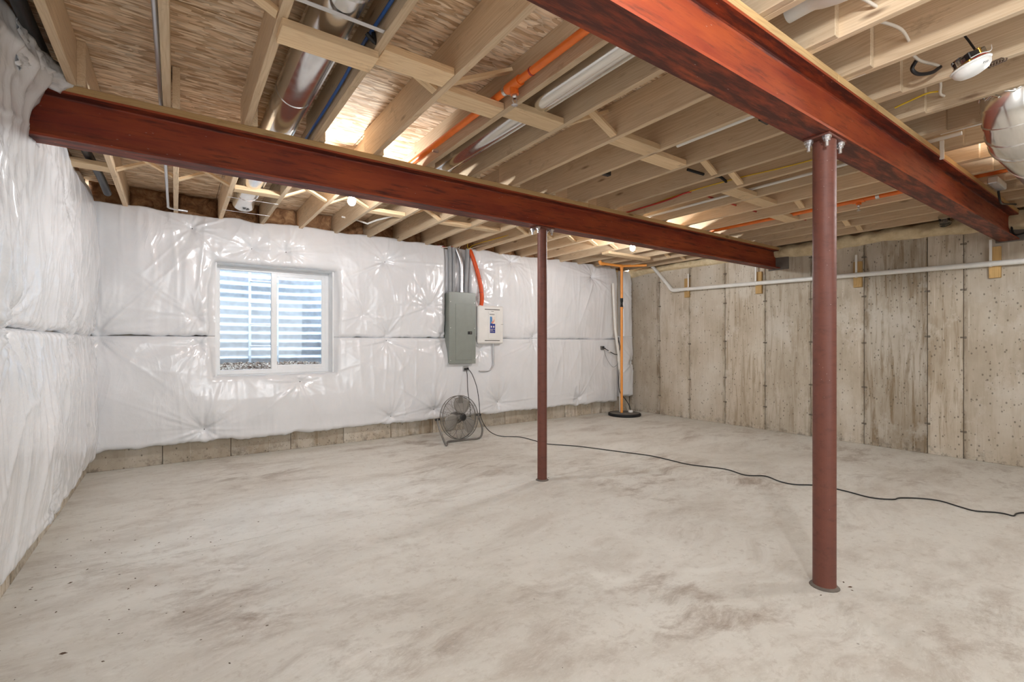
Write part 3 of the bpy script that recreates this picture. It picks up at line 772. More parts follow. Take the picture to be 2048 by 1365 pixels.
# left wall
lext = lambda A, B: (.075 * np.exp(-((A - 3.2) / .35) ** 2) * np.exp(-((B - 2.62) / .16) ** 2) * (1 + 1.1 * (ridge(A * 6, B * 8) - .5)))
lu = [(4.75, 1.36, 1.2), (3.2, 1.37, 1.0), (2.0, 1.37, 1), (5.95, 1.36, 1), (4.4, 2.2, .6), (2.7, 2.2, .8)]
o, fl = blanket('insulation_blanket', 'white poly insulation blanket high on left wall, torn around the beam end', YF + .5, 6.08, ZS, 2.70, left, lu, thick=.065, top_open=True, notch=(3.345, 3.52, 2.285, 2.71), extra=lext, seed=15.5, jag=.02, drape=1.5)
ll = [(4.75, 1.29, 1.2), (3.2, 1.29, 1.0), (2.0, 1.29, 1), (5.95, 1.3, 1), (4.1, .26, 1)]
o, fl = blanket('insulation_blanket', 'white poly insulation blanket low on left wall, ragged hem above the floor', YF + .5, 6.08, .14, ZS - .004, left, ll, thick=.055, seed=21.1, jag=.03, drape=1.6)

# crumpled flap of plastic folded over the beam end
ns, nt = 26, 26; V = []; F = []
for i in range(ns):
    for k in range(nt):
        u, w = i / (ns - 1), k / (nt - 1)
        y = 2.98 + .385 * u; zt = 2.70 - .02 * u; zb = 2.48 + .10 * u ** 3
        z = zb + (zt - zb) * w
        xx = XL + .095 + .05 * math.sin(PI * w) * (0.3 + u) + .055 * u * u + .02 * float(ridge(u * 4 + 3, w * 3)) + .012 * float(vnoise(u * 11, w * 9))
        if u > .8 and w < .6: xx += (u - .8) * .10
        xx += .016 * float(ridge(u * 9 + w * 4, w * 6 - u * 3)) ** 3 + .012 * float(ridge(u * 17, w * 13)) ** 2
        V.append((xx, y, z + .03 * float(vnoise(u * 9, w * 2)) * w - .05 * (u > .86) * (1 - w) * (u - .86) * 6))
for i in range(ns - 1):
    for k in range(nt - 1): F.append((i * nt + k, (i + 1) * nt + k, (i + 1) * nt + k + 1, i * nt + k + 1))
mb = MB(); mb.add(V, F, True)
o = mb.build('plastic_flap', M['poly'])
sd = o.modifiers.new('thick', 'SOLIDIFY'); sd.thickness = .002
tag(o, 'crumpled loose flap of clear-white plastic curling over the left beam end', 'plastic')

# ------------------------------------------------------------------ window and its well
YW = 6.28
win = struct(root('window_1', ((WX0 + WX1) / 2, YW, WZ0), 'x', 'x'))
for k_ in ('label', 'category'): del win[k_]
x0, x1, z0, z1 = WX0 + .012, WX1 - .012, WZ0 + .012, WZ1 - .012
def frame4(x0, x1, z0, z1, w, y0, y1, wb=None, c=.003):
    wb = wb or w
    return MB().box(x0, x0 + w, y0, y1, z0, z1, c).box(x1 - w, x1, y0, y1, z0, z1, c).box(x0 + w - .002, x1 - w + .002, y0, y1, z1 - w, z1, c).box(x0 + w - .002, x1 - w + .002, y0, y1, z0, z0 + wb, c)
part(frame4(x0, x1, z0, z1, .042, YW, YW + .07, .05), 'window_frame', M['vinyl'], win)
rv = MB()
rv.box(WX0 - .004, WX0 + .012, YB - .035, YW + .08, WZ0, WZ1).box(WX1 - .012, WX1 + .004, YB - .035, YW + .08, WZ0, WZ1)
rv.box(WX0 + .012, WX1 - .012, YB - .035, YW + .08, WZ1 - .012, WZ1 + .004).box(WX0 + .012, WX1 - .012, YB - .035, YW + .08, WZ0 - .004, WZ0 + .012)
part(rv, 'window_reveal', M['vinyl'], win)
xm = .948
part(MB().box(xm - .020, xm + .006, YW + .004, YW + .055, z0 + .045, z1 - .04, .003), 'meeting_rail', M['vinyl'], win)
sash = part(frame4(xm - .004, x1 - .036, z0 + .044, z1 - .038, .046, YW + .006, YW + .034, .05), 'sliding_sash', M['vinyl'], win)
part(MB().box(xm - .012, xm + .004, YW - .004, YW + .008, 1.62, 1.68, .002).box(xm - .012, xm + .004, YW - .004, YW + .008, 1.12, 1.18, .002), 'sash_latch', M['vinyl'], win)
part(MB().box(x0 + .03, xm - .012, YW + .048, YW + .052, z0 + .04, z1 - .035), 'glass_pane', M['glass'], win)
part(MB().box(xm + .038, x1 - .078, YW + .018, YW + .022, z0 + .09, z1 - .08), 'glass_pane', M['glass'], sash)

well = root('window_well', (.97, YB + .30, .6), 'corrugated galvanised steel window well outside the basement window', 'window well')
# U-shaped plan, horizontal corrugations
plan = []
hw, dp = .80, .78
for a in np.linspace(0, 1, 49):
    th = PI * (1 - a)
    ex = .62
    cx = math.copysign(abs(math.cos(th)) ** ex, math.cos(th)); sy = abs(math.sin(th)) ** ex
    plan.append((.97 + hw * cx, YB + .30 + dp * sy))
nzw = 150; V = []; F = []
for k in range(nzw + 1):
    z = .55 + 1.95 * k / nzw
    o_ = .012 * math.sin(2 * PI * z / .107) + .003 * math.sin(4 * PI * z / .107)
    for (px, py) in plan:
        d = Vector((px - .97, py - YB - .30 - .15, 0)); d.normalize()
        V.append((px + d.x * o_, max(py + d.y * o_, YB + .30), z))
npn = len(plan)
for k in range(nzw):
    for i in range(npn - 1): F.append((k * npn + i, k * npn + i + 1, (k + 1) * npn + i + 1, (k + 1) * npn + i))
mb = MB(); mb.add(V, F, True); part(mb, 'corrugated_shell', M['well'], well)
# escape ladder on the back of the well
lx0, lx1, ly = .80, 1.13, YB + .30 + dp - .055
for lx in (lx0, lx1): part(MB().box(lx - .016, lx + .016, ly, ly + .012, .82, 2.5, .002), 'ladder_rail', M['well'], well)
for i in range(6): part(MB().cyl((lx0, ly - .006, .93 + .285 * i), (lx1, ly - .006, .93 + .285 * i), .009, 8), 'ladder_rung', M['well'], well)
# gravel
mb = MB(); rg = np.random.default_rng(5)
mb.prism([(YB + .305, .5), (YB + 1.2, .5), (YB + 1.2, 1.0), (YB + .305, .885)], 'x', .1, 1.84)
for i in range(1900):
    px = rg.uniform(.2, 1.74); py = rg.uniform(YB + .31, YB + 1.02); pz = .89 + .125 * (py - YB - .3) + rg.uniform(0, .02)
    s_ = rg.uniform(.010, .024); R_ = Matrix.Rotation(rg.uniform(0, 6.3), 3, Vector(rg.normal(size=3)).normalized())
    vs = [R_ @ Vector(q) * s_ + Vector((px, py, pz)) for q in ((1, 0, 0), (-1, .1, 0), (0, .8, .1), (0, -.7, 0), (.1, 0, .6), (0, .1, -.6))]
    mb.add(vs, [(0, 2, 4), (2, 1, 4), (1, 3, 4), (3, 0, 4), (2, 0, 5), (1, 2, 5), (3, 1, 5), (0, 3, 5)])
o = mb.build('gravel', M['gravel']); o['kind'] = 'stuff'; tag(o, 'mixed brown and grey gravel on the bottom of the window well', 'gravel')
g = MB().box(-3, .14, YB + .31, YB + 3, 1.9, 2.35).box(1.80, 5, YB + .31, YB + 3, 1.9, 2.35).box(.14, 1.80, YB + 1.20, YB + 3, 1.9, 2.35)
g.box(-3, 5, YB + .30, YB + .305, -.2, .5)
struct(g.build('ground', M['ground']))

# ------------------------------------------------------------------ bare bulbs
def bulb(x, y, z, label, first=None):
    if first is not None:
        r0 = first.copy(); COL.objects.link(r0); r0.location = (x, y, z); r0['label'] = label
        for ch in first.children:
            c = ch.copy(); COL.objects.link(c); c.parent = r0
        return r0
    r0 = root('light_bulb_fixture', (x, y, z), label, 'lamp', 'bare bulbs on the joists')
    T = Matrix.Translation((x, y, z))
    part(MB().lathe([(.001, -.034), (.012, -.032), (.024, -.023), (.031, -.009), (.032, .004), (.029, .018), (.021, .036), (.015, .052), (.0135, .062)], 18, T), 'bulb', M['bulb'], r0)
    part(MB().lathe([(.0145, .060), (.020, .060), (.025, .075), (.032, .085), (.054, .102), (.056, .122), (.05, .128), (.001, .128)], 20, T), 'lampholder', M['white'], r0)
    part(MB().lathe([(.001, .128), (.050, .128), (.052, .1765), (.001, .1765)], 8, T, False), 'ceiling_box', M['greypvc'], r0)
    return r0
b0 = bulb(1.190, 4.0, 2.42, 'lit bare bulb nearest the window, hanging just past the dark red beam')
bulb(4.612, 3.99, 2.42, 'lit bare bulb above the orange riser pipe near the far concrete corner', b0)
bulb(1.19, .03, 2.42, 'lit bare bulb behind the viewpoint, on the left side of the room', b0)
bulb(4.612, .06, 2.42, 'lit bare bulb behind the viewpoint, on the right side of the room', b0)

# ------------------------------------------------------------------ ducts and pipes under the floor
d0 = root('round_duct', (.572, 3.4, 2.70), 'round galvanised duct in the joist bay left of the blue pipe', 'duct')
xc, zc, rd = .566, 2.715, .098
m = MB().tube([(xc, y, zc) for y in (2.02, 2.6, 3.2, 3.8, 4.4, 5.0, 5.35)] + [(xc, 5.45, zc - .003), (xc, 5.53, zc - .02), (xc, 5.58, zc - .05)], rd, 28)
part(m, 'duct_pipe', M['galv'], d0)
part(MB().tube([(xc, 3.0, zc), (xc, 3.02, zc)], rd + .003, 28), 'duct_seam', M['galv'], d0)
part(MB().tube([(xc, 5.24, zc), (xc, 5.26, zc)], rd + .004, 28), 'duct_seam', M['galv'], d0)
part(MB().box(xc + .072, xc + .080, 2.1, 5.2, zc - .073, zc - .060), 'lock_seam', M['galv'], d0)
d1 = root('duct_elbow', (.60, 1.7, 2.70), 'short galvanised duct elbow joining the duct at the top edge, near the blue pipe', 'duct')
part(MB().tube(catmull([(.566, 2.06, 2.715), (.566, 1.94, 2.715), (.575, 1.80, 2.70), (.60, 1.66, 2.68), (.60, 1.3, 2.68)], 4), .104, 26), 'elbow_pipe', M['galv'], d1)
part(MB().tube([(.5675, 1.905, 2.7145), (.5675, 1.925, 2.7145)], .109, 26), 'duct_seam', M['galv'], d1)
o = MB().box(JR(3) + .005, JR(4) - TW - .002, 2.02, 2.045, ZJ + .010, ZJ + .012).build('hanger_strap', M['zinc']); tag(o, 'flat metal strap under the round duct near the top edge', 'strap')
for y_ in (5.10, 5.62):
    o = MB().cyl((JR(3) + LAP - .03, y_, ZJ - .003), (JR(4) + LAP - .01, y_, ZJ - .003), .003, 6).build('support_wire', M['zinc'])
    tag(o, 'thin support wire under the duct above the window, ' + ('nearer the beam' if y_ < 5.3 else 'nearer the wall'), 'wire')

d2 = root('round_duct', (1.76, 2.4, 2.68), 'slim bright metal duct in the joist bay right of the orange sprinkler pipe', 'duct')
part(MB().tube([(1.765, y, 2.690) for y in (1.0, 1.34, 1.9, 2.5, 3.2, 3.9)], .066, 22), 'duct_pipe', M['foil'], d2)
part(MB().tube([(1.765, y, 2.690) for y in (1.335, 1.355)], .0685, 22), 'duct_seam', M['black'], d2)
part(MB().box(1.80, 1.806, 1.35, 3.9, 2.628, 2.640), 'lock_seam', M['foil'], d2)
st = MB(); pts = [(JR(6) + .002, 1.50, ZJ + .03), (JR(6) + .06, 1.50, ZJ + .016), (JR(7) - TW - .07, 1.50, ZJ + .015), (JR(7) - TW - .004, 1.50, ZJ + .055)]
for a, b in zip(pts[:-1], pts[1:]):
    a = Vector(a); b = Vector(b)
    st.add([a + Vector((0, -.013, 0)), a + Vector((0, .013, 0)), b + Vector((0, .013, 0)), b + Vector((0, -.013, 0)), a + Vector((0, -.013, .002)), a + Vector((0, .013, .002)), b + Vector((0, .013, .002)), b + Vector((0, -.013, .002))], [(0, 1, 2, 3), (7, 6, 5, 4), (0, 3, 7, 4), (1, 5, 6, 2), (0, 4, 5, 1), (3, 2, 6, 7)])
tag(st.build('hanger_strap', M['emt']), 'grey metal strap slung under the slim bright duct', 'strap')

# orange sprinkler lines
def head(r0, x, y, z):
    m = MB().lathe([(.001, .0), (.014, .0), (.014, -.016), (.010, -.018), (.010, -.024)], 10, Matrix.Translation((x, y, z)))
    m.tube([(x - .010, y, z - .024), (x - .016, y, z - .036), (x - .004, y, z - .052)], .003, 6).tube([(x + .010, y, z - .024), (x + .016, y, z - .036), (x + .004, y, z - .052)], .003, 6)
    m.lathe([(.001, -.050), (.006, -.050), (.006, -.056), (.018, -.057), (.018, -.059), (.001, -.059)], 12, Matrix.Translation((x, y, z)))
    return part(m, 'sprinkler_head', M['zinc'], r0)
s0 = root('sprinkler_pipe', (1.50, 2.3, 2.64), 'orange plastic sprinkler pipe between joists, with a chrome sprinkler head', 'pipe')
xo, zo = 1.505, 2.655
part(MB().tube([(xo, y, zo) for y in (.6, 1.5, 2.5, 3.3, 3.9)], .021, 14), 'pipe_run', M['orange'], s0)
tee = MB().tube([(xo, 2.07, zo), (xo, 2.19, zo)], .028, 16).cyl((xo, 2.13, zo), (xo + .006, 2.13, zo - .052), .024, 14)
part(tee, 'tee_fitting', M['orange'], s0); head(s0, xo + .006, 2.13, zo - .05)
part(MB().tube([(xo, 2.20, zo), (xo, 2.222, zo)], .0235, 14).box(xo - .01, xo + .045, 2.205, 2.220, zo - .012, zo - .004), 'pipe_clamp', M['zinc'], s0)
part(MB().tube([(xo, 1.965, zo), (xo, 1.975, zo)], .0235, 14), 'glue_ring', M['red'], s0)
part(MB().box(xo - .003, xo + .04, 3.12, 3.14, zo - .035, zo - .018), 'pipe_hook', M['zinc'], s0)
s1 = root('sprinkler_pipe', (5.44, 1.9, 2.64), 'long orange sprinkler pipe running under the far right joists, crossing over the near beam', 'pipe')
xo = 5.43
part(MB().tube([(xo - .02, 3.9, 2.64), (xo, 2.9, 2.64), (xo + .02, 1.9, 2.645), (xo + .04, .3, 2.645), (xo + .05, -.6, 2.645)], .022, 14), 'pipe_run', M['orange'], s1)
part(MB().tube([(xo + .018, 1.94, 2.645), (xo + .02, 1.84, 2.645)], .029, 14).cyl((xo + .019, 1.89, 2.645), (xo + .019, 1.89, 2.60), .023, 12), 'tee_fitting', M['orange'], s1)
head(s1, xo + .019, 1.89, 2.60)
part(MB().tube([(xo + .02, 1.72, 2.645), (xo + .02, 1.75, 2.645)], .025, 14), 'pipe_clamp', M['zinc'], s1)

# sump riser in the far corner
s2 = root('riser_pipe', (6.32, 5.71, .04), 'orange riser pipe rising from the black round lid in the far corner', 'pipe')
rx, ry = 6.32, 5.71
part(MB().tube([(rx, ry, z) for z in (.05, 1.0, 1.85)], .022, 14), 'lower_pipe', M['riser'], s2)
part(MB().tube([(rx, ry, z) for z in (2.02, 2.3, 2.565)], .023, 14), 'upper_pipe', M['riser'], s2)
part(MB().tube([(rx, ry, z) for z in (1.845, 1.875)], .027, 14), 'coupling', M['riser'], s2)
part(MB().tube([(rx, ry, z) for z in (1.87, 1.90, 1.905, 1.965, 1.97, 2.03)], [.025, .025, .02, .02, .025, .025], 14), 'check_valve', M['black'], s2)
part(MB().tube([(rx - .03, ry, 2.585), (rx + .03, ry, 2.585)], .030, 14).tube([(rx, ry, 2.54), (rx, ry, 2.585)], .029, 14), 'tee_fitting', M['riser'], s2)
part(MB().tube([(5.78, 5.66, 2.572), (rx, ry, 2.585), (6.60, 5.40, 2.585)], .022, 12), 'branch_pipe', M['riser'], s2)
part(MB().tube(catmull([(5.84, 5.665, 2.573), (5.77, 5.66, 2.572), (5.74, 5.66, 2.60), (5.74, 5.66, 2.68)], 4), .029, 14), 'elbow', M['riser'], s2)
lid = root('sump_lid', (6.37, 5.69, 0), 'round black-rimmed sump lid on the floor in the far corner', 'lid')
T = Matrix.Translation((6.37, 5.69, 0))
part(MB().lathe([(.001, .0), (.272, .0), (.278, .006), (.278, .036), (.270, .044), (.252, .046), (.001, .046)], 40, T), 'rubber_rim', M['rubber'], lid)
part(MB().lathe([(.248, .0462), (.246, .049), (.001, .049)], 40, T), 'cover_disc', M['greyfab'], lid)
part(MB().lathe([(.040, .049), (.040, .078), (.034, .084), (.001, .084)], 16, Matrix.Translation((6.49, 5.66, 0))), 'access_cap', M['white'], lid, 'small white cap on the lid')
v0 = root('vent_pipe', (6.37, 5.78, .05), 'white plastic pipe behind the orange riser, standing on the sump lid', 'pipe')
part(MB().tube([(6.375, 5.78, .049), (6.375, 5.78, .55), (6.36, 5.80, .95)], .028, 12), 'lower_pipe', M['pvc'], v0)
part(MB().tube([(6.36, 5.80, .93), (6.355, 5.80, 1.02)], .034, 12), 'coupling', M['pvc'], v0)
part(MB().tube([(6.355, 5.80, 1.0), (6.30, 5.84, 1.5), (6.275, 5.855, 2.05), (6.27, 5.86, 2.3)], .024, 12), 'upper_pipe', M['pvc'], v0)

# white drain line along the concrete wall
pv = root('drain_pipe', (6.90, 3.0, 2.1), 'long white plastic drain pipe strapped along the concrete wall', 'pipe')
xp = 6.905; zat = lambda y: 2.068 + (y - .985) * (2.149 - 2.068) / (5.10 - .985)
part(MB().tube([(xp, y, zat(y)) for y in (-2.4, 0, 2.5, 5.03)], .0285, 16), 'pipe_run', M['pvc'], pv)
part(MB().tube(catmull([(xp, 4.97, zat(4.97)), (xp, 5.08, zat(5.08)), (xp, 5.13, zat(5.1) + .02), (xp, 5.19, zat(5.1) + .09)], 4), .034, 16), 'elbow', M['pvc'], pv)
part(MB().tube([(xp, 5.14, zat(5.1) + .035), (xp, 5.47, 2.55), (xp, 5.62, 2.70)], .0285, 16), 'offset_pipe', M['pvc'], pv)
for i, (ya, yb_, za, zb_, ys_) in enumerate(((4.895, 4.815, 2.325, 2.01, 4.80), (3.70, 3.615, 2.29, 1.972, 3.68), (2.465, 2.375, 2.265, 1.947, 2.422), (1.245, 1.153, 2.25, 1.928, 1.224))):
    which = ('nearest the far corner', 'below the dark red beam end', 'just right of near column', 'below the orange-red beam end')[i]
    me = board_mesh(.089, za - zb_, .038, M['lumber2'], 'wood_block')
    o = place(me, 'wood_block', (XR - .0235, (ya + yb_) / 2, (za + zb_) / 2), None, Matrix(((0, 0, 1), (1, 0, 0), (0, 1, 0))).to_euler())
    tag(o, 'tan wood block behind the drain pipe, ' + which, 'block', 'wood blocks on the concrete wall')
    h0 = root('pipe_hanger', (xp - .03, ys_, zat(ys_)), 'white hanger strap on the drain pipe, ' + which, 'hanger', 'hangers of the drain pipe')
    part(MB().box(xp - .006, xp + .006, ys_ - .011, ys_ + .011, zat(ys_) + .03, zat(ys_) + .03 + .22, .002), 'strap', M['pvc'], h0)
    part(MB().tube([(xp, ys_ - .010, zat(ys_)), (xp, ys_ + .010, zat(ys_))], .0335, 16), 'clip', M['pvc'], h0)

# small lines in the joist bays
def line(name, pts, r, mat, label, cat='cable', n=8, smooth=True, k=5):
    o = MB().tube(catmull(pts, k) if smooth else pts, r, n).build(name, M[mat]); tag(o, label, cat); return o
line('black_drain_pipe', [(-.53, 2.0, 2.72), (-.545, 2.9, 2.70), (-.545, 3.6, 2.70), (-.545, 4.6, 2.68), (-.52, 5.3, 2.66), (-.50, 5.62, 2.60)], .030, 'abs', 'black plastic drain pipe in the dark joist bay at the left wall', 'pipe', 14)
line('metal_conduit', [(-.072, 1.9, 2.625), (-.068, 3.2, 2.622), (-.068, 3.45, 2.635), (-.062, 4.6, 2.612), (-.060, 5.72, 2.606), (-.055, 5.86, 2.602), (.0, 5.90, 2.600), (.10, 5.93, 2.603)], .0115, 'emt', 'thin grey metal conduit along the second joist from the left wall', 'conduit', 10)
line('water_pipe', [(.728, 1.5, 2.66), (.728, 1.9, 2.66), (.728, 2.3, 2.668), (.729, 2.6, 2.65), (.730, 3.0, 2.645), (.730, 3.6, 2.65)], .0085, 'blue', 'blue plastic water pipe along a joist beside the round duct', 'pipe', 8)
line('cable_tie', [(.70, 2.135, 2.64), (.742, 2.14, 2.615), (.735, 2.145, 2.66)], .010, 'black', 'black tie holding the blue pipe to the joist', 'tie', 6)
line('condensate_pipe', [(4.32, 4.2, 2.66), (4.31, 2.55, 2.66), (4.30, 1.9, 2.655), (4.30, .9, 2.655)], .013, 'pvc', 'thin white plastic pipe running in a joist bay behind the near column top', 'pipe', 10)
line('condensate_pipe', [(JR(9) + .030, 2.05, 2.612), (JR(9) + .028, 1.7, 2.612), (JR(9) + .028, .95, 2.612)], .016, 'pvc', 'thin white plastic pipe tucked beside a joist, ending at the near beam', 'pipe', 10)
line('yellow_cable', [(JR(12) - TW - .008, y, 2.66 + .02 * math.sin(y * 3)) for y in (3.6, 3.2, 2.8, 2.3, 1.9, 1.5, 1.25)], .005, 'yellow', 'yellow cable stapled along a joist left of the near column', 'cable', 6)
line('water_pipe', [(JR(12) - TW - .012, 3.6, 2.65), (JR(12) - TW - .012, 3.0, 2.655), (JR(12) - TW - .02, 2.75, 2.67), (JR(12) + .1, 2.72, 2.685), (4.2, 2.74, 2.685), (4.8, 2.75, 2.685), (5.35, 2.75, 2.68)], .0085, 'red', 'red plastic water pipe threaded through drilled joists under the dark red beam', 'pipe', 8)
line('water_pipe', [(5.60, 2.65, 2.675), (5.95, 2.60, 2.68), (6.4, 2.6, 2.68)], .0085, 'red', 'short red plastic water pipe near the spray foam, far right joists', 'pipe', 8)
line('flexible_line', [(3.40, 2.37, 2.66), (3.66, 2.32, 2.64), (3.84, 2.35, 2.68), (4.10, 2.40, 2.66), (4.26, 2.42, 2.68), (4.56, 2.36, 2.68)], .012, 'rubber', 'black flexible line threaded through the joists beside the wood blocking', 'cable', 8)
line('yellow_cable', [(5.02, y, 2.665) for y in (3.3, 2.4, 1.8, 1.3)], .005, 'yellow', 'yellow cable along a joist right of the near column, beneath the white pipe', 'cable', 6)
line('white_cable', [(JR(16) + .02, 3.4, 2.66), (JR(16) + .04, 2.9, 2.64), (JR(16) + .03, 2.3, 2.66), (JR(16) + .02, 1.7, 2.66)], .006, 'nm', 'slack white cable beside the far orange sprinkler pipe', 'cable', 6)
line('condensate_pipe', [(1.56, 5.62, 2.70), (1.72, 5.52, 2.66), (1.80, 5.45, 2.62), (1.86, 5.3, 2.64), (1.97, 4.95, 2.64)], .010, 'pvc', 'thin white pipe bent under the joists above the window right side', 'pipe', 8, False)
for k_, (xx, yy_) in enumerate(((2.985, 1.53), (2.86, 2.76))):
    o = MB().box(xx - .05, xx + .05, yy_ - .02, yy_ + .02, ZJ + .02, ZJ + .07, .004).box(xx - .075, xx - .05, yy_ - .012, yy_ + .012, ZJ + .025, ZJ + .05, .003).build('junction_bracket', M['black'])
    tag(o, ('dark plastic bracket between joists touching the near beam', 'dark plastic bracket nailed between joists in mid ceiling')[k_], 'bracket')
tag(MB().cyl((6.80, 1.56, 2.55), (6.74, 1.56, 2.62), .045, 16).cyl((6.81, 1.56, 2.54), (6.80, 1.56, 2.55), .055, 16).build('dryer_vent', M['clear']), 'clear plastic vent against the spray foam by the near beam', 'vent')

# cables of the front bay
fx = LAP
def hole(x, y, z): pass
line('white_cable', [(2.14, .90, 2.70), (2.28, .80, 2.67), (2.37, .77, 2.655), (2.42, .77, 2.66)], .007, 'nm', 'white cable looping through a joist at the top edge, right of the near beam', 'cable', 8)
line('white_cable', [(2.50, .86, 2.70), (2.62, .80, 2.69), (2.72, .775, 2.685), (2.80, .77, 2.66), (2.81, .77, 2.655)], .007, 'nm', 'white cable loop between two joists, left of the dangling dark loop', 'cable', 8)
line('white_cable', [(2.90, .80, 2.67), (3.02, .79, 2.655), (3.12, .755, 2.65), (3.19, .75, 2.66)], .007, 'nm', 'white cable poking from the joist beside the dangling dark loop', 'cable', 8)
line('black_cable', [(3.02, .80, 2.66), (3.01, .815, 2.62), (3.05, .80, 2.60), (3.12, .765, 2.615), (3.17, .745, 2.65)], .009, 'black', 'dark dangling cable loop left of the smoke detector', 'cable', 8)
line('white_cable', [(3.37, .80, 2.72), (3.45, .81, 2.68), (3.53, .83, 2.66), (3.60, .83, 2.665)], .007, 'nm', 'white cable dropping into a joist hole below the smoke detector', 'cable', 8)
line('yellow_cable', [(3.53, .83, 2.672), (3.50, .88, 2.672), (3.50, .97, 2.66), (3.50, 1.03, 2.65)], .005, 'yellow', 'yellow cable on a joist right of the orange-red beam', 'cable', 6)
line('yellow_cable', [(4.90, .74, 2.66), (4.90, .78, 2.63), (4.95, .75, 2.62), (4.95, .72, 2.66)], .007, 'yellow', 'short yellow cable loop sticking out of a joist by the bright elbow duct', 'cable', 6)
line('condensate_pipe', [(4.18, .98, 2.66), (4.18, .70, 2.655), (4.18, .3, 2.655)], .02, 'pvc', 'tan-white pipe with couplings in the joist bay left of the bright elbow duct', 'pipe', 10)
o = MB().tube(catmull([(2.22, 1.04, 2.715), (2.22, .93, 2.715), (2.22, .80, 2.69), (2.22, .62, 2.70), (2.22, .3, 2.70)], 4), [.045] * 5 + [.05] * 12, 18).build('drain_pipe', M['pvc']); tag(o, 'white plastic drain pipe with elbow in the joist bay at the top right', 'pipe')
tag(MB().box(4.36, 4.372, 1.005, 1.03, 2.53, 2.66, .002).build('tag_strip', M['white']), 'short white strip hanging against the orange-red beam nailer', 'strip')

# elbow duct right of the beam
e0 = root('elbow_duct', (3.75, .57, 2.45), 'large bright silver elbow duct at the right edge below the joists', 'duct')
ye, ze, re_ = .57, 2.425, .14
path = [(3.765, ye, 2.80), (3.765, ye, 2.62), (3.775, ye, 2.57), (3.81, ye, 2.505), (3.87, ye, 2.458), (3.95, ye, ze), (4.4, ye, ze), (6.2, ye, ze)]
part(MB().tube(path, re_, 30), 'duct_pipe', M['foil'], e0)
for i in range(2, 7):
    a = Vector(path[i]); d = (Vector(path[min(i + 1, 7)]) - Vector(path[i - 1])).normalized()
    part(MB().tube([a - d * .006, a + d * .006], re_ + .0045, 30), 'gore_seam', M['foil'], e0)
rgn = np.random.default_rng(3)
tp = MB()
for i in range(14):
    a0 = rgn.uniform(0, 6.28); zz = rgn.uniform(2.58, 2.66)
    p = [(3.765 + (re_ + .003) * math.cos(a0 + q), ye + (re_ + .003) * math.sin(a0 + q), zz + rgn.uniform(-.02, .02)) for q in (0, .25, .5)]
    tp.tube(p, .006, 5)
part(tp, 'foil_tape', M['foil'], e0)

# smoke detector dangling from its box
k0 = root('smoke_detector', (3.03, .60, 2.53), 'white round smoke detector hanging tilted from an open junction box', 'detector')
nrm = (Vector((-.907, -.18, -.38)) * .13 + Vector((0, 0, -1)) * .8 + Vector((.819, -.574, 0)) * .38).normalized()
az = -nrm; axx = Vector((.819, -.574, 0.25)); axx = (axx - az * axx.dot(az)).normalized(); ayy = az.cross(axx)
ax = Matrix.Translation((3.02, .598, 2.525)) @ Matrix((axx, ayy, az)).transposed().to_4x4()
part(MB().lathe([(.001, -.034), (.030, -.033), (.052, -.026), (.066, -.012), (.070, .0), (.070, .008), (.001, .008)], 28, ax), 'cover', M['white'], k0)
part(MB().lathe([(.001, .009), (.074, .009), (.076, .013), (.074, .017), (.001, .017)], 28, ax), 'mounting_ring', M['white'], k0)
m = MB()
for q in range(3): m.tube([ax @ Vector((-.012 + q * .009, -.062 + abs(q - 1) * .002, -.016)), ax @ Vector((-.010 + q * .009, -.066, -.010))], .0018, 5)
part(m, 'sounder_slots', M['ink'], k0)
bx = ax
def bxm(x0, x1, y0, y1, z0, z1, c=.003):
    m = MB().box(x0, x1, y0, y1, z0, z1, c); m.v = [tuple(bx @ Vector(q)) for q in m.v]; return m
part(bxm(-.045, .045, -.045, .045, .018, .030), 'box_bracket', M['brass'], k0)
part(bxm(-.022, .034, -.034, .018, .030, .066), 'connector', M['black'], k0)
part(bxm(-.062, -.034, -.024, .022, .020, .060), 'clear_cover', M['clear'], k0)
part(bxm(.040, .068, -.03, .02, .026, .070), 'clear_cover', M['clear'], k0)
part(bxm(.026, .040, -.036, .03, .028, .072), 'box_side', M['brass'], k0)
V0 = lambda a, b, c: tuple(ax @ Vector((a, b, c)))
part(MB().tube(catmull([V0(-.04, -.05, .03), V0(0, -.055, .034), V0(.05, -.05, .032), V0(.10, -.02, .05), V0(.13, 0, .075)], 5), .0022, 6), 'white_wire', M['white'], k0)
part(MB().tube(catmull([V0(-.03, -.045, .024), V0(.02, -.052, .03), V0(.07, -.03, .025), V0(.10, 0, .03)], 5), .0022, 6), 'red_wire', M['red'], k0)
cw = []
for i in range(50):
    u = i / 49; c = Vector((3.13, .565, 2.555)).lerp(Vector((3.22, .52, 2.60)), u); a = u * 6 * 2 * PI
    cw.append(c + Vector((.0, .010 * math.cos(a), .012 * math.sin(a))))
part(MB().tube(cw, .003, 6), 'coiled_wire', M['stain'], k0)
part(MB().tube(catmull([V0(.055, .0, .06), V0(.06, .01, .10), V0(.06, .02, .16), V0(.04, .03, .27)], 4), .005, 6), 'supply_cable', M['black'], k0)

# box with a black cord near the end of the beam
tag(MB().box(5.30, 5.62, .90, .96, 2.52, 2.575, .006).build('junction_box', M['emt']), 'grey metal junction box under the joists near the right edge', 'box')
line('hanging_cable', [(5.62, .95, 2.52), (5.70, .95, 2.44), (6.2, 1.0, 2.52), (6.9, 1.03, 2.63), (6.93, 1.06, 2.50), (6.93, 1.075, 2.44), (6.93, 1.055, 2.35), (6.93, .98, 2.35), (6.93, .90, 2.40)], .008, 'black', 'black cord hanging on the wall beside the orange-red beam end', 'cable', 8)

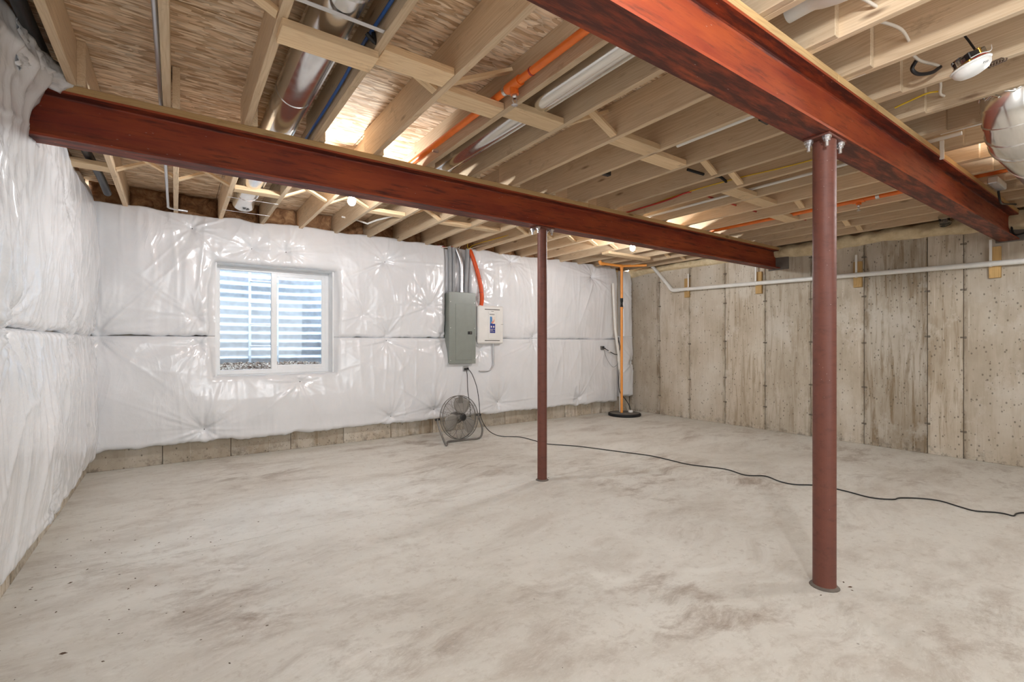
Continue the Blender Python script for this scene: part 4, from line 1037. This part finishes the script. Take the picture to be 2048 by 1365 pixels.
# ------------------------------------------------------------------ electrical panel and friends
p0 = root('electrical_panel', (3.30, 5.92, .965), 'tall grey steel electrical panel on the blanketed wall', 'electrical panel')
px0, px1, pz0, pz1, py = 3.088, 3.515, .962, 1.965, 5.915
part(MB().box(px0 + .012, px1 - .012, py + .012, YB, pz0 + .012, pz1 - .012, .003), 'tub', M['panel'], p0)
part(MB().box(px0, px1, py, py + .014, pz0, pz1, .004), 'cover', M['panel'], p0)
door = part(MB().box(px0 + .10, px1 - .062, py - .006, py + .001, pz0 + .052, pz1 - .165, .002), 'panel_door', M['panel'], p0)
part(MB().box(px1 - .135, px1 - .066, py - .010, py - .004, 1.375, 1.418, .002), 'latch', M['black'], door)
part(MB().box(px1 - .10, px1 - .082, py - .012, py - .009, 1.385, 1.408, .001), 'latch_handle', M['greyfab'], door)
for sx in (px0 + .022, px1 - .022):
    for sz in (pz0 + .05, (pz0 + pz1) / 2, pz1 - .14): part(MB().cyl((sx, py - .003, sz), (sx, py + .002, sz), .006, 8), 'screw', M['zinc'], p0)
for i, (xa, xb, r_, mt, nm) in enumerate(((3.150, 3.150, .029, 'greypvc', 'grey plastic conduit above the panel, leftmost'), (3.205, 3.210, .026, 'greypvc', 'grey plastic conduit above the panel, second from left'), (3.330, 3.285, .030, 'emt', 'shiny metal conduit bending into the panel top'), (3.400, 3.440, .031, 'greypvc', 'slanted grey plastic conduit above the panel, rightmost'))):
    c0 = root('conduit', (xa, 6.0, 1.96), nm, 'conduit')
    pts = [(xa, 6.01, 1.95), (xa + (xb - xa) * .3, 6.01, 2.2), (xa + (xb - xa) * .7, 6.01, 2.42), (xb, 6.02, 2.60)]
    if mt == 'emt': pts = catmull([(3.335, 6.01, 1.95), (3.335, 6.01, 2.25), (3.325, 6.01, 2.40), (3.28, 6.03, 2.55), (3.255, 6.05, 2.62)], 5)
    part(MB().tube(pts, r_, 14), 'conduit_pipe', M[mt], c0)
    if mt == 'emt': part(MB().tube([(3.335, 6.01, 2.21), (3.335, 6.01, 2.225)], r_ + .004, 14), 'coupling', M['zinc'], c0)
    part(MB().tube([(xa if mt != 'emt' else 3.335, 6.01, 1.952), (xa if mt != 'emt' else 3.335, 6.01, 1.985)], r_ + .006, 14), 'connector', M[mt], c0)
line('orange_tubing', [(3.475, 6.03, 2.60), (3.49, 5.99, 2.53), (3.555, 5.955, 2.31), (3.612, 5.945, 2.09), (3.638, 5.95, 1.92), (3.640, 5.97, 1.80)], .030, 'ent', 'bright orange corrugated tubing entering the white wall box', 'tubing', 14)
for i, z_ in enumerate((2.18, 1.98)):
    tag(MB().tube([(3.593 + i * .033, 5.948, z_), (3.594 + i * .033, 5.948, z_ + .008)], .0325, 14).build('tubing_tie', M['red']), ('upper', 'lower')[i] + ' dark tie band around the orange tubing', 'tie')

w0 = root('media_enclosure', (3.78, 5.93, 1.243), 'white wall enclosure with a printed sticker beside the grey panel', 'enclosure')
wx0, wx1, wz0, wz1, wy = 3.562, 4.005, 1.243, 1.800, 5.93
part(MB().box(wx0 + .02, wx1 - .02, wy + .03, YB, wz0 + .02, wz1 - .02, .01), 'back_box', M['white'], w0)
part(MB().box(wx0, wx1, wy, wy + .045, wz0, wz1, .018), 'cover', M['white'], w0)
wd = part(MB().box(3.735, 3.880, wy - .006, wy + .002, wz0 + .070, wz1 - .085, .002), 'access_door', M['white'], w0)
part(MB().box(3.675, 3.935, wy - .002, wy + .002, wz1 - .062, wz1 - .050), 'vent_slot', M['greyfab'], w0)
part(MB().box(3.675, 3.935, wy - .002, wy + .002, wz0 + .040, wz0 + .052), 'vent_slot', M['greyfab'], w0)
part(MB().box(3.785, 3.828, wy - .003, wy + .001, wz1 - .089, wz1 - .080), 'finger_notch', M['ink'], w0)
part(MB().box(3.955, 3.995, wy - .003, wy + .002, 1.528, 1.532), 'cover_latch', M['greyfab'], w0)
y_ = wy - .0068
part(MB().box(3.760, 3.851, y_, y_ + .001, 1.400, 1.535), 'sticker_lower', M['navy'], wd)
part(MB().box(3.760, 3.805, y_, y_ + .001, 1.535, 1.640), 'sticker_sky', M['sky'], wd)
part(MB().prism([(3.805, 1.535), (3.851, 1.535), (3.851, 1.640), (3.795, 1.640)], 'y', y_ - .0004, y_ + .001), 'sticker_glow', M['cream'], wd)
hp = [(3.778, 1.545), (3.806, 1.54), (3.822, 1.552), (3.834, 1.575), (3.832, 1.602), (3.824, 1.60), (3.818, 1.578), (3.806, 1.572), (3.79, 1.566)]
part(MB().prism(hp, 'y', y_ - .0009, y_), 'sticker_hand', M['peach'], wd)
part(MB().box(3.775, 3.795, y_ - .001, y_, 1.478, 1.505).box(3.815, 3.835, y_ - .001, y_, 1.478, 1.505), 'sticker_squares', M['cream'], wd)
part(MB().box(3.766, 3.822, y_ - .001, y_, 1.453, 1.458).box(3.766, 3.812, y_ - .001, y_, 1.438, 1.442).box(3.766, 3.838, y_ - .001, y_, 1.420, 1.424).box(3.832, 3.842, y_ - .001, y_, 1.448, 1.458), 'sticker_lines', M['cream'], wd)
cu = bpy.data.curves.new('sticker_word', 'FONT'); cu.body = 'PRIMEX'; cu.size = .026; cu.extrude = .0004; cu.align_x = 'CENTER'
tmp = bpy.data.objects.new('tmp', cu); COL.objects.link(tmp)
dg = bpy.context.evaluated_depsgraph_get(); me = bpy.data.meshes.new_from_object(tmp.evaluated_get(dg)); bpy.data.objects.remove(tmp)
me.transform(Matrix.Rotation(PI / 2, 4, 'X')); me.materials.clear(); me.materials.append(M['ink'])
o = bpy.data.objects.new('sticker_word', me); link(o, wd); o.location = Vector((3.797, y_ - .0002, 1.663)) - world_loc(wd)
tag(MB().tube(catmull([(3.847, 5.97, 1.25), (3.847, 5.965, 1.05), (3.842, 5.965, .94), (3.80, 5.965, .87), (3.735, 5.965, .845), (3.60, 5.965, .845)], 5), .011, 10).build('metal_conduit', M['emt']), 'curved metal conduit below the white enclosure', 'conduit')
o0 = root('wall_outlet', (3.38, 5.97, .89), 'small grey outlet box with two black plugs under the grey panel', 'outlet')
part(MB().box(3.335, 3.425, 5.965, 6.05, .850, .925, .003), 'box', M['emt'], o0)
part(MB().box(3.352, 3.385, 5.945, 5.967, .868, .898, .005), 'plug', M['black'], o0)
part(MB().box(3.392, 3.420, 5.945, 5.967, .874, .902, .005), 'plug', M['black'], o0)
for i, (pts, mt) in enumerate(((((2.95, 6.12, 2.60), (3.05, 6.04, 2.585), (3.13, 6.02, 2.60), (3.17, 6.02, 2.62)), 'nm'), (((3.0, 6.10, 2.63), (3.10, 6.03, 2.595), (3.20, 6.02, 2.61)), 'red'), (((3.45, 6.02, 2.60), (3.40, 5.95, 2.66), (3.36, 5.8, 2.70)), 'yellow'), (((3.45, 6.02, 2.60), (3.50, 5.9, 2.66), (3.60, 5.3, 2.68), (3.63, 4.7, 2.68)), 'yellow'), (((3.45, 6.02, 2.60), (3.55, 5.9, 2.64), (3.66, 5.4, 2.66), (3.68, 4.7, 2.66)), 'nm'), (((3.30, 6.03, 2.60), (3.30, 5.98, 2.64), (3.22, 5.95, 2.66)), 'nm'))):
    line(('yellow_cable' if mt == 'yellow' else 'red_cable' if mt == 'red' else 'white_cable'), pts, .006, mt, ('white cable entering the leftmost conduit top', 'red cable beside the leftmost conduit top', 'short yellow cable curling out of the rightmost conduit top', 'long yellow cable leaving the rightmost conduit along a joist', 'long white cable leaving the rightmost conduit along a joist', 'white cable curling out above the metal conduit')[i], 'cable', 6)

# second outlet with the pump plugs
o1 = root('wall_outlet', (6.11, 5.98, 1.17), 'small black outlet with plugs on the white blanket beside the riser', 'outlet')
part(MB().box(6.085, 6.145, 5.955, 6.0, 1.135, 1.200, .003), 'box', M['greyfab'], o1)
part(MB().box(6.090, 6.135, 5.935, 5.957, 1.165, 1.195, .004).box(6.13, 6.165, 5.935, 5.957, 1.150, 1.17, .004), 'plug', M['black'], o1)
part(MB().box(6.24, 6.30, 5.93, 5.96, 1.095, 1.125, .006), 'float_plug', M['white'], o1)
line('pump_cord', [(6.15, 5.95, 1.16), (6.26, 5.94, 1.11), (6.36, 5.92, 1.06), (6.44, 5.90, 1.06), (6.42, 5.84, 1.18), (6.36, 5.82, 1.32), (6.34, 5.80, 1.34), (6.335, 5.80, 1.2), (6.345, 5.79, .8), (6.33, 5.79, .55), (6.34, 5.76, .38), (6.42, 5.72, .28), (6.48, 5.68, .16), (6.49, 5.66, .085)], .007, 'black', 'black pump cord running from the outlet down the orange riser to the lid', 'cord', 6)
line('float_cord', [(6.14, 5.95, 1.14), (6.20, 5.955, 1.0), (6.30, 5.95, .87), (6.37, 5.93, .83), (6.38, 5.84, .9)], .004, 'greypvc', 'thin grey cord hanging in a loop below the pump outlet', 'cord', 6)

# ------------------------------------------------------------------ floor fan
FX, FY, FZ, FR = 2.985, 5.43, .300, .275
f0 = root('floor_fan', (FX, FY, 0), 'round wire-cage floor fan on a bent tube stand', 'fan')
tilt = Matrix.Translation((FX, FY, FZ)) @ Matrix.Rotation(math.radians(6), 4, 'Z') @ Matrix.Rotation(math.radians(90 + -8), 4, 'X')
# local z of the lathe frame points to the room (-y)
def tp(pts): return [tilt @ Vector(p) for p in pts]
def grill(sign, name):
    m = MB()
    prof = lambda r: sign * (.030 + .058 * (1 - (r / FR) ** 2) ** .8)
    for r in np.linspace(.055, FR - .004, 19):
        n_ = 40; m.tube(tp([(r * math.cos(2 * PI * k / n_), r * math.sin(2 * PI * k / n_), prof(r)) for k in range(n_)]), .0013, 4, True)
    for q in range(14):
        a = 2 * PI * q / 14 + .1
        m.tube(tp([(r * math.cos(a), r * math.sin(a), prof(r) + sign * .002) for r in np.linspace(.04, FR, 7)]), .0021, 5)
    return part(m, name, M['fan'], f0)
grill(1, 'front_grill'); grill(-1, 'rear_grill')
n_ = 56
part(MB().tube(tp([(FR * math.cos(2 * PI * k / n_), FR * math.sin(2 * PI * k / n_), .030) for k in range(n_)]), .005, 8, True).tube(tp([(FR * math.cos(2 * PI * k / n_), FR * math.sin(2 * PI * k / n_), -.030) for k in range(n_)]), .005, 8, True), 'rim', M['fan'], f0)
part(MB().lathe([(.001, .094), (.030, .093), (.046, .088), (.050, .080)], 20, tilt), 'hub_badge', M['black'], f0)
part(MB().lathe([(.001, -.02), (.065, -.02), (.075, -.04), (.072, -.13), (.05, -.15), (.001, -.152)], 22, tilt), 'motor', M['fan'], f0)
for q in range(3):
    a0 = q * 2 * PI / 3 + PI / 2 - .2; V = []; F = []
    nr, na = 7, 7
    for i in range(nr):
        r = .05 + (.165 + .035) * i / (nr - 1) ; wdt = .45 + .42 * math.sin(PI * min(1, .25 + .75 * i / (nr - 1)))
        for k in range(na):
            u = k / (na - 1) - .5
            V.append(tilt @ Vector((r * math.cos(a0 + u * wdt * 1.6), r * math.sin(a0 + u * wdt * 1.6), .028 - .055 * u - .006)))
    for i in range(nr - 1):
        for k in range(na - 1): F.append((i * na + k, (i + 1) * na + k, (i + 1) * na + k + 1, i * na + k + 1))
    m = MB(); m.add(V, F, True); o = part(m, 'blade', M['blade'], f0)
    sd = o.modifiers.new('thick', 'SOLIDIFY'); sd.thickness = .002
part(MB().lathe([(.001, .034), (.03, .034), (.034, .028), (.034, -.02)], 18, tilt), 'blade_hub', M['blade'], f0)
m = MB().box(-.027, .027, .180, .262, .061, .066, .002); m.v = [tuple(tilt @ Vector(q)) for q in m.v]
# keep the plate on the sloping face of the cage
part(m, 'badge_plate', M['greyfab'], f0)
part(MB().tube(catmull([(2.668, 5.42, .315), (2.662, 5.41, .28), (2.664, 5.36, .20), (2.672, 5.28, .09), (2.680, 5.225, .022), (2.70, 5.235, .014), (2.76, 5.34, .014), (2.80, 5.385, .014), (2.90, 5.385, .014), (3.15, 5.365, .014), (3.21, 5.36, .014), (3.275, 5.38, .03), (3.315, 5.41, .09), (3.318, 5.43, .16), (3.296, 5.46, .26), (3.292, 5.465, .325)], 6), .0125, 10), 'tube_stand', M['fan'], f0)
for px_, py_ in ((2.668, 5.42), (3.292, 5.465)):
    part(MB().tube([(px_ + (.03 if px_ < 3 else -.03), py_ + .01, .30), (px_ + (-.03 if px_ < 3 else .03), py_ - .005, .30)], .014, 10), 'pivot_knob', M['black'], f0)
line('fan_cord', [(3.368, 5.94, .88), (3.366, 5.90, .80), (3.350, 5.86, .6), (3.34, 5.80, .45), (3.30, 5.70, .30), (3.22, 5.64, .20), (3.05, 5.57, .27)], .005, 'black', 'black fan cord hanging from the outlet to the fan motor', 'cord', 6)
cord = [(3.704, 5.875), (3.569, 5.335), (3.741, 5.152), (3.755, 4.845), (3.764, 4.595), (3.975, 4.293), (4.174, 3.796), (4.298, 3.471), (4.308, 3.216), (4.316, 2.98), (4.446, 2.676), (4.399, 2.446), (4.52, 2.32), (4.451, 2.151), (4.465, 2.03), (4.599, 1.9), (4.615, 1.699), (4.586, 1.512), (4.674, 1.39), (4.769, 1.369), (4.885, 1.273), (4.937, 1.162), (4.881, 1.032), (4.856, .944), (4.934, .851), (4.951, .802), (4.944, .758), (5.04, .752), (5.13, .702), (5.3, .5), (5.7, .1), (6.3, -.5)]
line('extension_cord', [(3.406, 5.94, .885), (3.45, 5.90, .80), (3.50, 5.86, .62), (3.50, 5.80, .42), (3.47, 5.72, .25), (3.47, 5.60, .12), (3.50, 5.48, .04)] + [(x_, y_, .006) for x_, y_ in cord[1:]], .0052, 'black', 'long black extension cord snaking across the floor from the outlet', 'cord', 6, True, 5)

# ------------------------------------------------------------------ little chips of dirt swept to the left side
mb = MB(); rg = np.random.default_rng(8)
def chip(x_, y_, s_):
    R_ = Matrix.Rotation(rg.uniform(0, 6.3), 3, 'Z')
    vs = [R_ @ Vector((q[0] * s_, q[1] * s_ * .6, q[2] * s_ * .35)) + Vector((x_, y_, 0)) for q in ((1, 0, 0), (-1, .1, 0), (0, .9, .0), (0, -.8, 0), (.2, .1, 1), (-.3, -.1, .8))]
    mb.add(vs, [(0, 2, 4), (2, 1, 5), (4, 2, 5), (1, 3, 5), (3, 0, 4), (4, 5, 3)])
for i in range(70): chip(-.62 + abs(rg.normal()) * .45, rg.uniform(2.0, 4.4), rg.uniform(.003, .009))
for i in range(60): chip(rg.uniform(-.4, 3.5), rg.uniform(1.2, 5.6), rg.uniform(.002, .005))
for a, b, c in ((2.83, 1.02, .014), (2.86, 1.06, .010), (2.80, 1.0, .008), (2.62, 1.07, .008), (2.84, 3.46, .008), (-.37, 2.62, .016), (-.45, 3.37, .013)): chip(a, b, c)
o = mb.build('floor_debris', M['stain']); o['kind'] = 'stuff'; tag(o, 'small dark chips of dirt scattered on the concrete floor', 'debris')
